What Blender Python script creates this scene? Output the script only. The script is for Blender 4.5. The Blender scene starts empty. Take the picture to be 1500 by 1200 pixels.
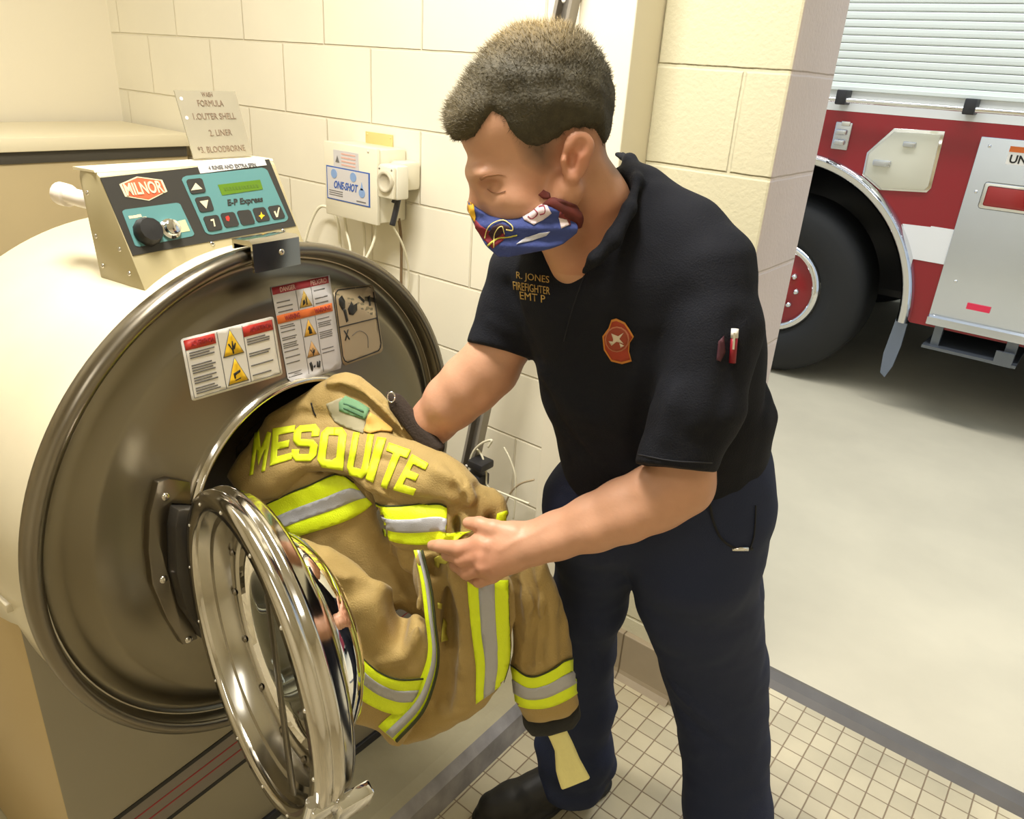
import bpy, bmesh, math, random
import numpy as np
from mathutils import Vector, Matrix
from mathutils.bvhtree import BVHTree
from mathutils.geometry import delaunay_2d_cdt
random.seed(7); rng = np.random.default_rng(7)
SC = bpy.context.scene
COL = SC.collection
# ------------------------------------------------------------------ camera model (metres, z up, back wall at y = 1.62)
FPX = 1121.05; CAM = np.array([0, 0, 1.60])
YAW, PIT, ROL = 0.646126, 0.419982, 0.0683176
_f = np.array([-math.sin(YAW)*math.cos(PIT), math.cos(YAW)*math.cos(PIT), -math.sin(PIT)])
_r = np.array([math.cos(YAW), math.sin(YAW), 0]); _u = np.cross(_r, _f)
CR = math.cos(ROL)*_r + math.sin(ROL)*_u; CU = -math.sin(ROL)*_r + math.cos(ROL)*_u; CF = _f
def ray(x, y): return CR*(x-750)/FPX - CU*(y-600)/FPX + CF
def dep(x, y, t): return CAM + ray(x, y)*t
def on(x, y, ax, v):
    d = ray(x, y); return CAM + d*(v-CAM[ax])/d[ax]
def onpl(x, y, p0, n):
    d = ray(x, y); return CAM + d*(np.dot(p0-CAM, n)/np.dot(d, n))
W = 1.62
# ------------------------------------------------------------------ materials
def s2l(c):
    return tuple(((v/255)/12.92 if v/255 <= .04045 else ((v/255+.055)/1.055)**2.4) for v in c)
MATS = {}
def mat(name, rgb, rough=.5, metal=0., noise=0., nscale=8., bump=0., bscale=60., aniso=0., coat=0., emit=0., spec=None, sheen=0., sss=0., trans=0., ior=None, attr=None, rnoise=0.):
    if name in MATS: return MATS[name]
    m = bpy.data.materials.new(name); m.use_nodes = True; nt = m.node_tree; N = nt.nodes; L = nt.links
    b = N['Principled BSDF']; c = s2l(rgb)
    b.inputs['Base Color'].default_value = (*c, 1); b.inputs['Roughness'].default_value = rough; b.inputs['Metallic'].default_value = metal
    if coat: b.inputs['Coat Weight'].default_value = coat; b.inputs['Coat Roughness'].default_value = .1
    if spec is not None: b.inputs['Specular IOR Level'].default_value = spec
    if sheen: b.inputs['Sheen Weight'].default_value = sheen
    if sss: b.inputs['Subsurface Weight'].default_value = sss; b.inputs['Subsurface Radius'].default_value = (.012, .004, .002); b.inputs['Subsurface Scale'].default_value = 1.
    if trans: b.inputs['Transmission Weight'].default_value = trans
    if ior: b.inputs['IOR'].default_value = ior
    if emit: b.inputs['Emission Color'].default_value = (*c, 1); b.inputs['Emission Strength'].default_value = emit
    tc = N.new('ShaderNodeTexCoord')
    if noise:
        n = N.new('ShaderNodeTexNoise'); n.inputs['Scale'].default_value = nscale; n.inputs['Detail'].default_value = 6
        L.new(tc.outputs['Object'], n.inputs['Vector'])
        r = N.new('ShaderNodeMapRange'); r.inputs['From Min'].default_value = .3; r.inputs['From Max'].default_value = .7
        r.inputs['To Min'].default_value = 1-noise; r.inputs['To Max'].default_value = 1+noise*.6
        L.new(n.outputs['Fac'], r.inputs['Value'])
        mx = N.new('ShaderNodeVectorMath'); mx.operation = 'SCALE'; mx.inputs[0].default_value = c
        L.new(r.outputs['Result'], mx.inputs['Scale']); L.new(mx.outputs['Vector'], b.inputs['Base Color'])
    if attr:
        a = N.new('ShaderNodeAttribute'); a.attribute_name = attr
        mix = N.new('ShaderNodeMix'); mix.data_type = 'RGBA'; mix.blend_type = 'MULTIPLY'; mix.inputs[0].default_value = 1
        src = b.inputs['Base Color'].links[0].from_socket if b.inputs['Base Color'].links else None
        if src: L.new(src, mix.inputs[6])
        else: mix.inputs[6].default_value = (*c, 1)
        L.new(a.outputs['Color'], mix.inputs[7]); L.new(mix.outputs[2], b.inputs['Base Color'])
    if rnoise:
        n = N.new('ShaderNodeTexNoise'); n.inputs['Scale'].default_value = 5; n.inputs['Detail'].default_value = 4
        L.new(tc.outputs['Object'], n.inputs['Vector'])
        r = N.new('ShaderNodeMapRange'); r.inputs['To Min'].default_value = max(.02, rough-rnoise); r.inputs['To Max'].default_value = rough+rnoise
        L.new(n.outputs['Fac'], r.inputs['Value']); L.new(r.outputs['Result'], b.inputs['Roughness'])
    if bump:
        n = N.new('ShaderNodeTexNoise'); n.inputs['Scale'].default_value = bscale; n.inputs['Detail'].default_value = 3
        L.new(tc.outputs['Object'], n.inputs['Vector'])
        bp = N.new('ShaderNodeBump'); bp.inputs['Strength'].default_value = bump; bp.inputs['Distance'].default_value = .002
        L.new(n.outputs['Fac'], bp.inputs['Height']); L.new(bp.outputs['Normal'], b.inputs['Normal'])
    MATS[name] = m; return m
def brickmat(name, rgb, ax, x0, bw=.4064, rh=.2032, mortar=.006, depth=.004, mcol=None, offs=.5, rough=.55, dirt=.05, z0=0., fine=.35):
    m = bpy.data.materials.new(name); m.use_nodes = True; nt = m.node_tree; N = nt.nodes; L = nt.links; b = N['Principled BSDF']
    g = N.new('ShaderNodeNewGeometry'); sp = N.new('ShaderNodeSeparateXYZ'); L.new(g.outputs['Position'], sp.inputs[0])
    a = N.new('ShaderNodeMath'); a.operation = 'SUBTRACT'; a.inputs[1].default_value = x0; L.new(sp.outputs[ax[0]], a.inputs[0])
    a2 = N.new('ShaderNodeMath'); a2.operation = 'SUBTRACT'; a2.inputs[1].default_value = z0; L.new(sp.outputs[ax[1]], a2.inputs[0])
    cb = N.new('ShaderNodeCombineXYZ'); L.new(a.outputs[0], cb.inputs[0]); L.new(a2.outputs[0], cb.inputs[1])
    nz = N.new('ShaderNodeTexNoise'); nz.inputs['Scale'].default_value = 25; L.new(g.outputs['Position'], nz.inputs['Vector'])
    w = N.new('ShaderNodeVectorMath'); w.operation = 'SCALE'; w.inputs['Scale'].default_value = mortar*.5; L.new(nz.outputs['Color'], w.inputs[0])
    ad = N.new('ShaderNodeVectorMath'); L.new(cb.outputs[0], ad.inputs[0]); L.new(w.outputs[0], ad.inputs[1])
    br = N.new('ShaderNodeTexBrick'); br.offset = offs; br.inputs['Scale'].default_value = 1; br.inputs['Brick Width'].default_value = bw
    br.inputs['Row Height'].default_value = rh; br.inputs['Mortar Size'].default_value = mortar; br.inputs['Mortar Smooth'].default_value = .7
    c = s2l(rgb); mc = s2l(mcol or rgb)
    br.inputs['Color1'].default_value = (*c, 1); br.inputs['Color2'].default_value = (*[v*(1-dirt) for v in c], 1); br.inputs['Mortar'].default_value = (*mc, 1)
    L.new(ad.outputs[0], br.inputs['Vector'])
    n2 = N.new('ShaderNodeTexNoise'); n2.inputs['Scale'].default_value = 3; n2.inputs['Detail'].default_value = 7; L.new(g.outputs['Position'], n2.inputs['Vector'])
    r = N.new('ShaderNodeMapRange'); r.inputs['From Min'].default_value = .3; r.inputs['From Max'].default_value = .7; r.inputs['To Min'].default_value = 1-dirt*1.5; r.inputs['To Max'].default_value = 1.02
    L.new(n2.outputs['Fac'], r.inputs['Value'])
    sc = N.new('ShaderNodeVectorMath'); sc.operation = 'SCALE'; L.new(br.outputs['Color'], sc.inputs[0]); L.new(r.outputs['Result'], sc.inputs['Scale'])
    L.new(sc.outputs[0], b.inputs['Base Color']); b.inputs['Roughness'].default_value = rough
    b1 = N.new('ShaderNodeBump'); b1.invert = True; b1.inputs['Distance'].default_value = depth; b1.inputs['Strength'].default_value = .8; L.new(br.outputs['Fac'], b1.inputs['Height'])
    n3 = N.new('ShaderNodeTexNoise'); n3.inputs['Scale'].default_value = 120; n3.inputs['Detail'].default_value = 4; L.new(g.outputs['Position'], n3.inputs['Vector'])
    b2 = N.new('ShaderNodeBump'); b2.inputs['Distance'].default_value = .0015; b2.inputs['Strength'].default_value = fine; L.new(n3.outputs['Fac'], b2.inputs['Height']); L.new(b1.outputs['Normal'], b2.inputs['Normal'])
    L.new(b2.outputs['Normal'], b.inputs['Normal']); MATS[name] = m; return m
# ------------------------------------------------------------------ object helpers
def tag(o, label=None, cat=None, group=None, kind=None):
    if label: o['label'] = label
    if cat: o['category'] = cat
    if group: o['group'] = group
    if kind: o['kind'] = kind
    return o
def thing(name, label, cat, loc, group=None):
    o = bpy.data.objects.new(name, None); COL.objects.link(o); o.location = loc; o.empty_display_size = .05
    return tag(o, label, cat, group)
def base_of(p):
    while p.parent: p = p.parent
    return np.array(p.location)
def mk(name, V, Fc, m, parent=None, loc=None, smooth=True, label=None, ang=None, attr=None):
    V = np.asarray(V, float)
    if parent is not None: base = base_of(parent)
    else: base = np.array(loc if loc is not None else (0, 0, 0), float)
    me = bpy.data.meshes.new(name); me.from_pydata((V-base).tolist(), [], [list(map(int, f)) for f in Fc]); me.validate(); me.update()
    if smooth:
        me.shade_smooth()
        if ang: me.set_sharp_from_angle(angle=math.radians(ang))
    else: me.shade_flat()
    for q in (m if isinstance(m, (list, tuple)) else [m]): me.materials.append(q)
    if attr is not None:
        for k, v in attr.items():
            a = me.color_attributes.new(k, 'FLOAT_COLOR', 'POINT'); v = np.asarray(v, np.float32)
            if len(v) == len(me.vertices): a.data.foreach_set('color', np.c_[v, np.ones(len(v))].astype(np.float32).ravel())
    o = bpy.data.objects.new(name, me); COL.objects.link(o)
    if parent is not None: o.parent = parent
    else: o.location = base
    if label: o['label'] = label
    return o
def nrm(v): v = np.asarray(v, float); return v/np.linalg.norm(v)
def frame(o, x, y=None, z=None):
    """4x4 with columns x,y,z at origin o"""
    M = np.eye(4); x = nrm(x)
    if y is None: z = nrm(z); y = np.cross(z, x)
    y = nrm(y); z = np.cross(x, y) if z is None else nrm(z)
    M[:3, 0] = x; M[:3, 1] = y; M[:3, 2] = z; M[:3, 3] = o; return M
I4 = np.eye(4)
class MB:
    def __init__(s): s.V = []; s.F = []
    def add(s, V, F, M=I4):
        V = np.asarray(V, float); V = V@M[:3, :3].T+M[:3, 3]; n = len(s.V); s.V += V.tolist(); s.F += [[i+n for i in f] for f in F]; return s
    def box(s, lo, hi, M=I4, bev=0.):
        bm = bmesh.new(); bmesh.ops.create_cube(bm, size=1); lo = np.array(lo, float); hi = np.array(hi, float)
        for v in bm.verts: v.co = Vector((lo+hi)/2+np.array(v.co)*(hi-lo))
        if bev: bmesh.ops.bevel(bm, geom=bm.edges[:]+bm.verts[:], offset=bev, segments=2, profile=.5, affect='EDGES')
        return s.bm(bm, M)
    def bm(s, bm, M=I4):
        bm.verts.index_update(); V = [tuple(v.co) for v in bm.verts]; F = [[v.index for v in f.verts] for f in bm.faces]; bm.free(); return s.add(V, F, M)
    def prism(s, poly, z0, z1, M=I4, bev=0.):
        bm = bmesh.new(); vs = [bm.verts.new((p[0], p[1], z0)) for p in poly]; f = bm.faces.new(vs)
        r = bmesh.ops.extrude_face_region(bm, geom=[f]); bmesh.ops.translate(bm, vec=(0, 0, z1-z0), verts=[e for e in r['geom'] if isinstance(e, bmesh.types.BMVert)])
        bmesh.ops.recalc_face_normals(bm, faces=bm.faces[:])
        if bev: bmesh.ops.bevel(bm, geom=bm.edges[:], offset=bev, segments=2, profile=.5, affect='EDGES')
        return s.bm(bm, M)
    def lathe(s, prof, M=I4, n=48, a0=0., a1=2*math.pi, closed=False):
        """prof: (r, h) about local z"""
        full = abs(a1-a0-2*math.pi) < 1e-6; k = n if full else n+1; V = []; F = []; m = len(prof)
        for i in range(k):
            a = a0+(a1-a0)*i/n
            for r, h in prof: V.append((r*math.cos(a), r*math.sin(a), h))
        for i in range(n):
            j = (i+1) % k
            for q in range(m if closed else m-1):
                q2 = (q+1) % m; F.append([i*m+q, j*m+q, j*m+q2, i*m+q2])
        return s.add(V, F, M)
    def cyl(s, a, b, r, r2=None, n=20):
        a = np.array(a, float); b = np.array(b, float); z = nrm(b-a); x = nrm(np.cross(z, [0.3, .5, .81] if abs(z[2]) < .9 else [1, 0, 0]))
        L = np.linalg.norm(b-a); r2 = r if r2 is None else r2
        return s.lathe([(1e-5, 0), (r, 0), (r2, L), (1e-5, L)], frame(a, x, None, z), n)
    def tube(s, pts, r, n=10, sub=8):
        P = smooth_path(pts, sub); V = []; F = []; R = r if hasattr(r, '__len__') else None
        T = np.gradient(P, axis=0); x = nrm(np.cross(T[0], [.31, .52, .79]))
        for i, p in enumerate(P):
            t = nrm(T[i]); x = nrm(x-t*np.dot(x, t)); y = np.cross(t, x)
            rr = np.interp(i/(len(P)-1), np.linspace(0, 1, len(R)), R) if R is not None else r
            for k in range(n):
                a = 2*math.pi*k/n; V.append(p+rr*(math.cos(a)*x+math.sin(a)*y))
        for i in range(len(P)-1):
            for k in range(n): F.append([i*n+k, i*n+(k+1) % n, (i+1)*n+(k+1) % n, (i+1)*n+k])
        F.append(list(range(n))[::-1]); F.append([(len(P)-1)*n+k for k in range(n)]); return s.add(V, F)
    def dome(s, c, nrml, r, h=None, n=12):
        h = h or r*.6; z = nrm(nrml); x = nrm(np.cross(z, [.3, .5, .81])); pr = [(r*math.cos(a), h*math.sin(a)) for a in np.linspace(0, math.pi/2-.01, 5)]
        return s.lathe(pr, frame(c, x, None, z), n)
    def build_each(s, name, m, parent=None, **k):
        par = list(range(len(s.V)))
        def find(i):
            while par[i] != i: par[i] = par[par[i]]; i = par[i]
            return i
        for f in s.F:
            for i in f[1:]: par[find(i)] = find(f[0])
        g = {}
        for f in s.F: g.setdefault(find(f[0]), []).append(f)
        for fs in g.values():
            us = sorted(set(i for f in fs for i in f)); mp = {o: i for i, o in enumerate(us)}
            mk(name, [s.V[i] for i in us], [[mp[i] for i in f] for f in fs], m, parent, **k)
    def build(s, name, m, parent=None, **k): return mk(name, s.V, s.F, m, parent, **k)
def smooth_path(pts, sub=8):
    P = np.asarray(pts, float)
    if len(P) < 3 or sub <= 1: return P if sub <= 1 else np.array([P[0]+(P[-1]-P[0])*t for t in np.linspace(0, 1, sub+1)])
    Q = np.vstack([2*P[0]-P[1], P, 2*P[-1]-P[-2]]); out = []
    for i in range(1, len(Q)-2):
        for t in np.linspace(0, 1, sub, endpoint=False):
            a, b, c, d = Q[i-1], Q[i], Q[i+1], Q[i+2]
            out.append(.5*((2*b)+(-a+c)*t+(2*a-5*b+4*c-d)*t*t+(-a+3*b-3*c+d)*t**3))
    out.append(P[-1]); return np.array(out)
def text_mesh(s, size, ext=.0004, bold=False, align='CENTER', shear=0., spc=1.):
    cu = bpy.data.curves.new('t', 'FONT'); cu.body = s; cu.size = size; cu.extrude = ext; cu.align_x = align; cu.align_y = 'CENTER'; cu.resolution_u = 3
    cu.shear = shear; cu.space_character = spc
    if bold: cu.offset = size*.022
    o = bpy.data.objects.new('t', cu); me = bpy.data.meshes.new_from_object(o)
    V = [tuple(v.co) for v in me.vertices]; F = [list(p.vertices) for p in me.polygons]
    bpy.data.objects.remove(o); bpy.data.curves.remove(cu); bpy.data.meshes.remove(me); return V, F
def structure(o): o['kind'] = 'structure'; return o
# ------------------------------------------------------------------ signed-distance modelling
import openvdb
class Vol:
    def __init__(s, lo, hi, h):
        s.lo = np.array(lo, float); s.h = h; s.n = np.ceil((np.array(hi)-s.lo)/h).astype(int)+1
        s.a = np.full(s.n, .06, np.float32)
    def sl(s, lo, hi):
        i0 = np.clip(np.floor((np.array(lo)-s.lo)/s.h).astype(int), 0, s.n-1); i1 = np.clip(np.ceil((np.array(hi)-s.lo)/s.h).astype(int)+1, 1, s.n)
        g = [(s.lo[k]+s.h*np.arange(i0[k], i1[k])).astype(np.float32) for k in range(3)]
        return tuple(slice(i0[k], i1[k]) for k in range(3)), (g[0][:, None, None], g[1][None, :, None], g[2][None, None, :])
    def op(s, fn, lo, hi, k=.01, mode='u', pad=.03):
        S, (X, Y, Z) = s.sl(np.array(lo)-pad, np.array(hi)+pad)
        if min(q.stop-q.start for q in S) <= 0: return
        d = fn(X, Y, Z).astype(np.float32); a = s.a[S]
        if mode == 'u':
            h = np.clip(.5+.5*(d-a)/k, 0, 1); s.a[S] = d*(1-h)+a*h-k*h*(1-h)
        elif mode == 's':
            d = -d; h = np.clip(.5-.5*(d-a)/k, 0, 1); s.a[S] = d*(1-h)+a*h+k*h*(1-h)
        elif mode == 'add': s.a[S] = a+d
        elif mode == 'i':
            h = np.clip(.5-.5*(d-a)/k, 0, 1); s.a[S] = d*(1-h)+a*h+k*h*(1-h)
    def cone(s, a, b, ra, rb, k=.01, mode='u'):
        a = np.array(a, float); b = np.array(b, float); ba = b-a; L2 = max(ba@ba, 1e-9); R = max(ra, rb)
        def fn(X, Y, Z):
            x, y, z = X-a[0], Y-a[1], Z-a[2]; t = np.clip((x*ba[0]+y*ba[1]+z*ba[2])/L2, 0, 1)
            return np.sqrt((x-t*ba[0])**2+(y-t*ba[1])**2+(z-t*ba[2])**2)-(ra+(rb-ra)*t)
        s.op(fn, np.minimum(a, b)-R, np.maximum(a, b)+R, k, mode)
    def ell(s, c, ax, rad, k=.01, mode='u'):
        c = np.array(c, float); ax = [nrm(v) for v in ax]; R = max(rad)
        def fn(X, Y, Z):
            x, y, z = X-c[0], Y-c[1], Z-c[2]; k0 = 0; k1 = 0
            for v, r in zip(ax, rad):
                q = x*v[0]+y*v[1]+z*v[2]; k0 = k0+(q/r)**2; k1 = k1+(q/(r*r))**2
            k0 = np.sqrt(k0); return k0*(k0-1)/np.maximum(np.sqrt(k1), 1e-6)
        s.op(fn, c-R, c+R, k, mode)
    def chain(s, pts, k=.01, mode='u'):
        """pts: list of (px,py,t,r_px) in pixels / depth"""
        P = [(dep(x, y, t), r*t/FPX) for x, y, t, r in pts]
        for (a, ra), (b, rb) in zip(P[:-1], P[1:]): s.cone(a, b, ra, rb, k, mode)
        if len(P) == 1: s.cone(P[0][0], P[0][0]+1e-4, P[0][1], P[0][1], k, mode)
    def plate(s, poly, anchors, T, R, k=.006, mode='u', bend=None):
        """an inflated outline: poly of pixels, lying in the plane through three (px,py,t) anchors"""
        A = [dep(*q) for q in anchors]; n = nrm(np.cross(A[1]-A[0], A[2]-A[0])); e1 = nrm(A[1]-A[0]); e2 = np.cross(n, e1); o = A[0]
        P = np.array([onpl(x, y, o, n) for x, y in poly]); U = np.c_[(P-o)@e1, (P-o)@e2]
        def fn(X, Y, Z):
            x, y, z = X-o[0], Y-o[1], Z-o[2]
            u = x*e1[0]+y*e1[1]+z*e1[2]; v = x*e2[0]+y*e2[1]+z*e2[2]; w = x*n[0]+y*n[1]+z*n[2]
            if bend is not None: w = w-bend(u, v)
            d = poly_sd(u, v, U); q = np.maximum(R+d, 0)*np.where(d < 0, T/R, 1.)+np.where(d > 0, T-R, 0.)
            q = np.maximum(q, 0)
            return np.sqrt(q*q+w*w)-T
        s.op(fn, P.min(0)-T, P.max(0)+T, k, mode)
    def fold(s, pts, amp, wid, k=0):
        """raise (amp>0) or crease (amp<0) the surface along a path of (px,py,t)"""
        P = smooth_path([dep(*q) for q in pts], 4)
        def fn(X, Y, Z):
            d2 = None
            for a, b in zip(P[:-1], P[1:]):
                ba = b-a; L2 = max(ba@ba, 1e-9); x, y, z = X-a[0], Y-a[1], Z-a[2]; t = np.clip((x*ba[0]+y*ba[1]+z*ba[2])/L2, 0, 1)
                q = (x-t*ba[0])**2+(y-t*ba[1])**2+(z-t*ba[2])**2; d2 = q if d2 is None else np.minimum(d2, q)
            return -amp*np.exp(-d2/(wid*wid))
        s.op(fn, P.min(0)-2.2*wid, P.max(0)+2.2*wid, mode='add', pad=0)
    def wrinkle(s, amp, freq, seed=0, ax=None):
        r = np.random.default_rng(seed); S, (X, Y, Z) = s.sl(s.lo, s.lo+s.n*s.h)
        tot = 0
        for i in range(7):
            d = nrm(r.normal(size=3)); f = freq*(.6+r.random()); p = r.random()*6.28; d2 = nrm(r.normal(size=3)); 
            tot = tot+np.sin(f*(d[0]*X+d[1]*Y+d[2]*Z)+1.6*np.sin(.5*f*(d2[0]*X+d2[1]*Y+d2[2]*Z)+p)+p)
        s.a += (amp*tot/2.6).astype(np.float32)
    def mesh(s, iso=0.):
        g = openvdb.FloatGrid(.06); g.copyFromArray(s.a); P, Q = g.convertToQuads(iso)
        P = P.astype(float)*s.h+s.lo; Q = Q.astype(int)[:, ::-1]
        # make the winding face outwards
        v = P[Q]; vol = np.einsum('ij,ij->i', v[:, 0]-P.mean(0), np.cross(v[:, 1]-v[:, 0], v[:, 2]-v[:, 0])).sum()
        if vol < 0: Q = Q[:, ::-1]
        return relax(P, Q, 2)
def relax(P, Q, it):
    for _ in range(it):
        S = np.zeros_like(P); c = np.zeros(len(P))
        for a, b in ((0, 1), (1, 2), (2, 3), (3, 0)):
            np.add.at(S, Q[:, a], P[Q[:, b]]); np.add.at(c, Q[:, a], 1); np.add.at(S, Q[:, b], P[Q[:, a]]); np.add.at(c, Q[:, b], 1)
        P = P*.5+.5*S/np.maximum(c, 1)[:, None]
    return P, Q
def drop_islands(P, Q, keep=200):
    """keep only connected pieces of more than `keep` faces"""
    par = np.arange(len(P))
    lab = np.arange(len(P))
    for _ in range(400):
        m = lab[Q].min(1); new = lab.copy()
        for k in range(4): np.minimum.at(new, Q[:, k], m)
        new = new[new]
        if (new == lab).all(): break
        lab = new
    fl = lab[Q[:, 0]]; ids, cnt = np.unique(fl, return_counts=True); good = ids[cnt >= keep]; Q = Q[np.isin(fl, good)]
    used = np.unique(Q); mp = -np.ones(len(P), int); mp[used] = np.arange(len(used)); return P[used], mp[Q]
def poly_sd(u, v, U):
    shp = np.broadcast(u, v).shape; d = np.full(shp, 1e9, np.float32); ins = np.zeros(shp, bool)
    for i in range(len(U)):
        a = U[i-1]; b = U[i]; e = b-a; L2 = max(e@e, 1e-12); x = u-a[0]; y = v-a[1]
        t = np.clip((x*e[0]+y*e[1])/L2, 0, 1); d = np.minimum(d, (x-t*e[0])**2+(y-t*e[1])**2)
        c = ((a[1] > v) != (b[1] > v))
        if b[1] != a[1]: ins ^= c & (u < (b[0]-a[0])*(v-a[1])/(b[1]-a[1])+a[0])
    d = np.sqrt(d); return np.where(ins, -d, d)
def bvh_of(P, Q): return BVHTree.FromPolygons([tuple(p) for p in P], [tuple(map(int, q)) for q in Q])
# ------------------------------------------------------------------ sewing flat shapes onto a modelled surface
def hit(bvh, x, y, off):
    d = Vector(ray(x, y)).normalized(); r = bvh.ray_cast(Vector(CAM), d)
    if r[0] is None: return None
    n = r[1] if r[1].dot(d) < 0 else -r[1]
    return np.array(r[0])+np.array(n)*off
def sew(name, bvh, polys, m, parent, off=.0015, step=4., thick=.0008, jump=.03, label=None):
    """polys (pixels) laid on the surface; returns object"""
    V = []; F = []; polys = [q for p in polys for q in (p if hasattr(p[0][0], '__len__') else [p])]
    for poly in polys:
        poly = [np.array(p, float) for p in poly]; B = []
        for i in range(len(poly)):
            a, b = poly[i-1], poly[i]; k = max(1, int(np.linalg.norm(b-a)/step))
            for j in range(k): B.append(a+(b-a)*j/k)
        nb = len(B); A = np.array(B); lo = A.min(0); hi = A.max(0); G = []
        gx, gy = np.meshgrid(np.arange(lo[0]+step/2, hi[0], step), np.arange(lo[1]+step/2, hi[1], step)); g = np.c_[gx.ravel(), gy.ravel()]
        if len(g):
            sd = poly_sd(g[:, 0], g[:, 1], A[::1]); G = g[sd < -step*.4]
        pts = [Vector(p) for p in B]+[Vector(p) for p in G]
        vo, eo, fo, *_ = delaunay_2d_cdt(pts, [], [list(range(nb))], 1, 1e-4)
        W3 = [hit(bvh, p.x, p.y, off) for p in vo]
        n0 = len(V); ok = [w is not None for w in W3]; V += [w if w is not None else np.zeros(3) for w in W3]
        for f in fo:
            if all(ok[i] for i in f) and max(np.linalg.norm(W3[f[i]]-W3[f[i-1]]) for i in range(3)) < jump: F.append([i+n0 for i in f])
    if not F: return None
    V = np.array(V)
    us = sorted(set(i for f in F for i in f)); mp = {o: k for k, o in enumerate(us)}; V = V[us]; F = [[mp[i] for i in f] for f in F]
    # soften the cloth steps
    nb_ = [[] for _ in V]
    for f in F:
        for i in range(3): nb_[f[i]].append(f[i-1]); nb_[f[i-1]].append(f[i])
    F2 = []
    for f in F:
        n = np.cross(V[f[1]]-V[f[0]], V[f[2]]-V[f[0]])
        F2.append(f if n@(V[f[0]]-CAM) < 0 else f[::-1])
    o = mk(name, V, F2, m, parent, label=label)
    md = o.modifiers.new('thick', 'SOLIDIFY'); md.thickness = thick; md.offset = 1
    return o
def band_polys(top, bot, f0, f1, sub=6):
    T = smooth_path([(*p, 0) for p in top], sub)[:, :2]; B = smooth_path([(*p, 0) for p in bot], sub)[:, :2]
    n = max(len(T), len(B)); rs = lambda P: np.c_[np.interp(np.linspace(0, 1, n), np.linspace(0, 1, len(P)), P[:, 0]), np.interp(np.linspace(0, 1, n), np.linspace(0, 1, len(P)), P[:, 1])]
    T, B = rs(T), rs(B); a = T+(B-T)*f0; b = T+(B-T)*f1; return [list(map(tuple, a))+list(map(tuple, b[::-1]))]
def line_poly(pts, w, sub=6):
    P = smooth_path([(*p, 0) for p in pts], sub)[:, :2]; T = np.gradient(P, axis=0); T /= np.linalg.norm(T, axis=1)[:, None]; N = np.c_[-T[:, 1], T[:, 0]]*w/2
    return [list(map(tuple, P+N))+list(map(tuple, (P-N)[::-1]))]
# ================================================================== the room
CREAM = (240, 234, 214)
m_wallb = brickmat('painted_block', CREAM, (0, 2), -2.216, dirt=.03, fine=.12, mcol=(228, 220, 196), mortar=.0045)
m_walll = mat('painted_plaster', (238, 230, 208), .6, bump=.15, bscale=90)
m_pier = brickmat('pier_block', (214, 208, 178), (0, 2), -.688, dirt=.03, fine=.8, mortar=.006)
m_jamb = brickmat('jamb_block', (226, 212, 206), (1, 2), 1.2, bw=3, dirt=.03, fine=.6, mortar=.006)
m_chase = mat('chase_paint', (238, 230, 208), .5, bump=.1, bscale=70)
m_tile = brickmat('floor_mosaic', (208, 196, 164), (0, 1), -.0209, bw=.0536, rh=.0536, mortar=.0022, depth=.0015, mcol=(138, 118, 92), offs=0, rough=.38, dirt=.2, z0=.0163, fine=.1)
m_conc = mat('bay_concrete', (206, 197, 172), .6, noise=.10, nscale=2.2, bump=.3, bscale=30)
m_ceil = mat('ceiling_white', (235, 232, 220), .8)
def slab(name, lo, hi, m, bev=0., **k):
    b = MB(); b.box(lo, hi, bev=bev); o = b.build(name, m, smooth=False, loc=((lo[0]+hi[0])/2, (lo[1]+hi[1])/2, lo[2])); tag(o, **k); return structure(o)
XL = -3.30
slab('floor', (XL-.15, -2.3, -.12), (1.75, 1.865, 0), m_tile)
slab('ceiling', (XL-.15, -2.3, 2.75), (1.75, 1.90, 2.85), m_ceil)
slab('wall_left', (XL-.15, -2.3, 0), (XL, 1.90, 2.75), m_walll)
slab('wall_rear', (XL, -2.3, 0), (1.6, -2.15, 2.75), m_walll)
slab('wall_right', (1.6, -2.3, 0), (1.75, 1.90, 2.75), m_walll)
slab('wall_back', (XL, W, 0), (-.892, 1.89, 2.75), m_wallb)
# pier: front face in yellow block, reveal coloured pink-grey for the daylight from the bay
b = MB(); b.box((-.892, W, 0), (-.594, 1.885, 2.75), bev=.006)
o = b.build('wall_pier', [m_pier, m_jamb], smooth=False, loc=(-.74, 1.75, 0)); structure(o)
for p in o.data.polygons:
    if p.normal.x > .7: p.material_index = 1
slab('wall_doorside', (.62, W, 0), (1.6, 1.885, 2.75), m_wallb)
slab('wall_lintel', (-.594, W, 2.25), (.62, 1.885, 2.75), m_wallb)
slab('column', (-1.03, 1.505, 0), (-.8915, W+.01, 2.75), m_chase, bev=.003)
# ceramic base along the wall and the cove tile foot
m_base = brickmat('base_tile', (176, 160, 134), (0, 2), -.755, bw=.305, rh=.3, mortar=.003, depth=.002, mcol=(110, 95, 72), offs=0, rough=.35, dirt=.2, fine=.2, z0=-.1)
b = MB(); b.box((-.8915, 1.602, 0), (-.5905, W+.006, .152), bev=.003); b.box((-.594, 1.60, 0), (-.578, 1.80, .152), bev=.003)
b.prism([(0, 0), (.018, 0), (.004, .014), (0, .03)], 0, .30, np.array([[0, 0, 1, -.8915], [-1, 0, 0, 1.603], [0, 1, 0, 0], [0, 0, 0, 1.]]))
structure(b.build('baseboard_back', m_base, loc=(-.74, 1.61, 0), smooth=False))
b = MB(); b.box((XL, 1.602, 0), (-1.03, W+.006, .152), bev=.003); structure(b.build('baseboard_left', m_base, loc=(-2, 1.61, 0), smooth=False))
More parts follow.
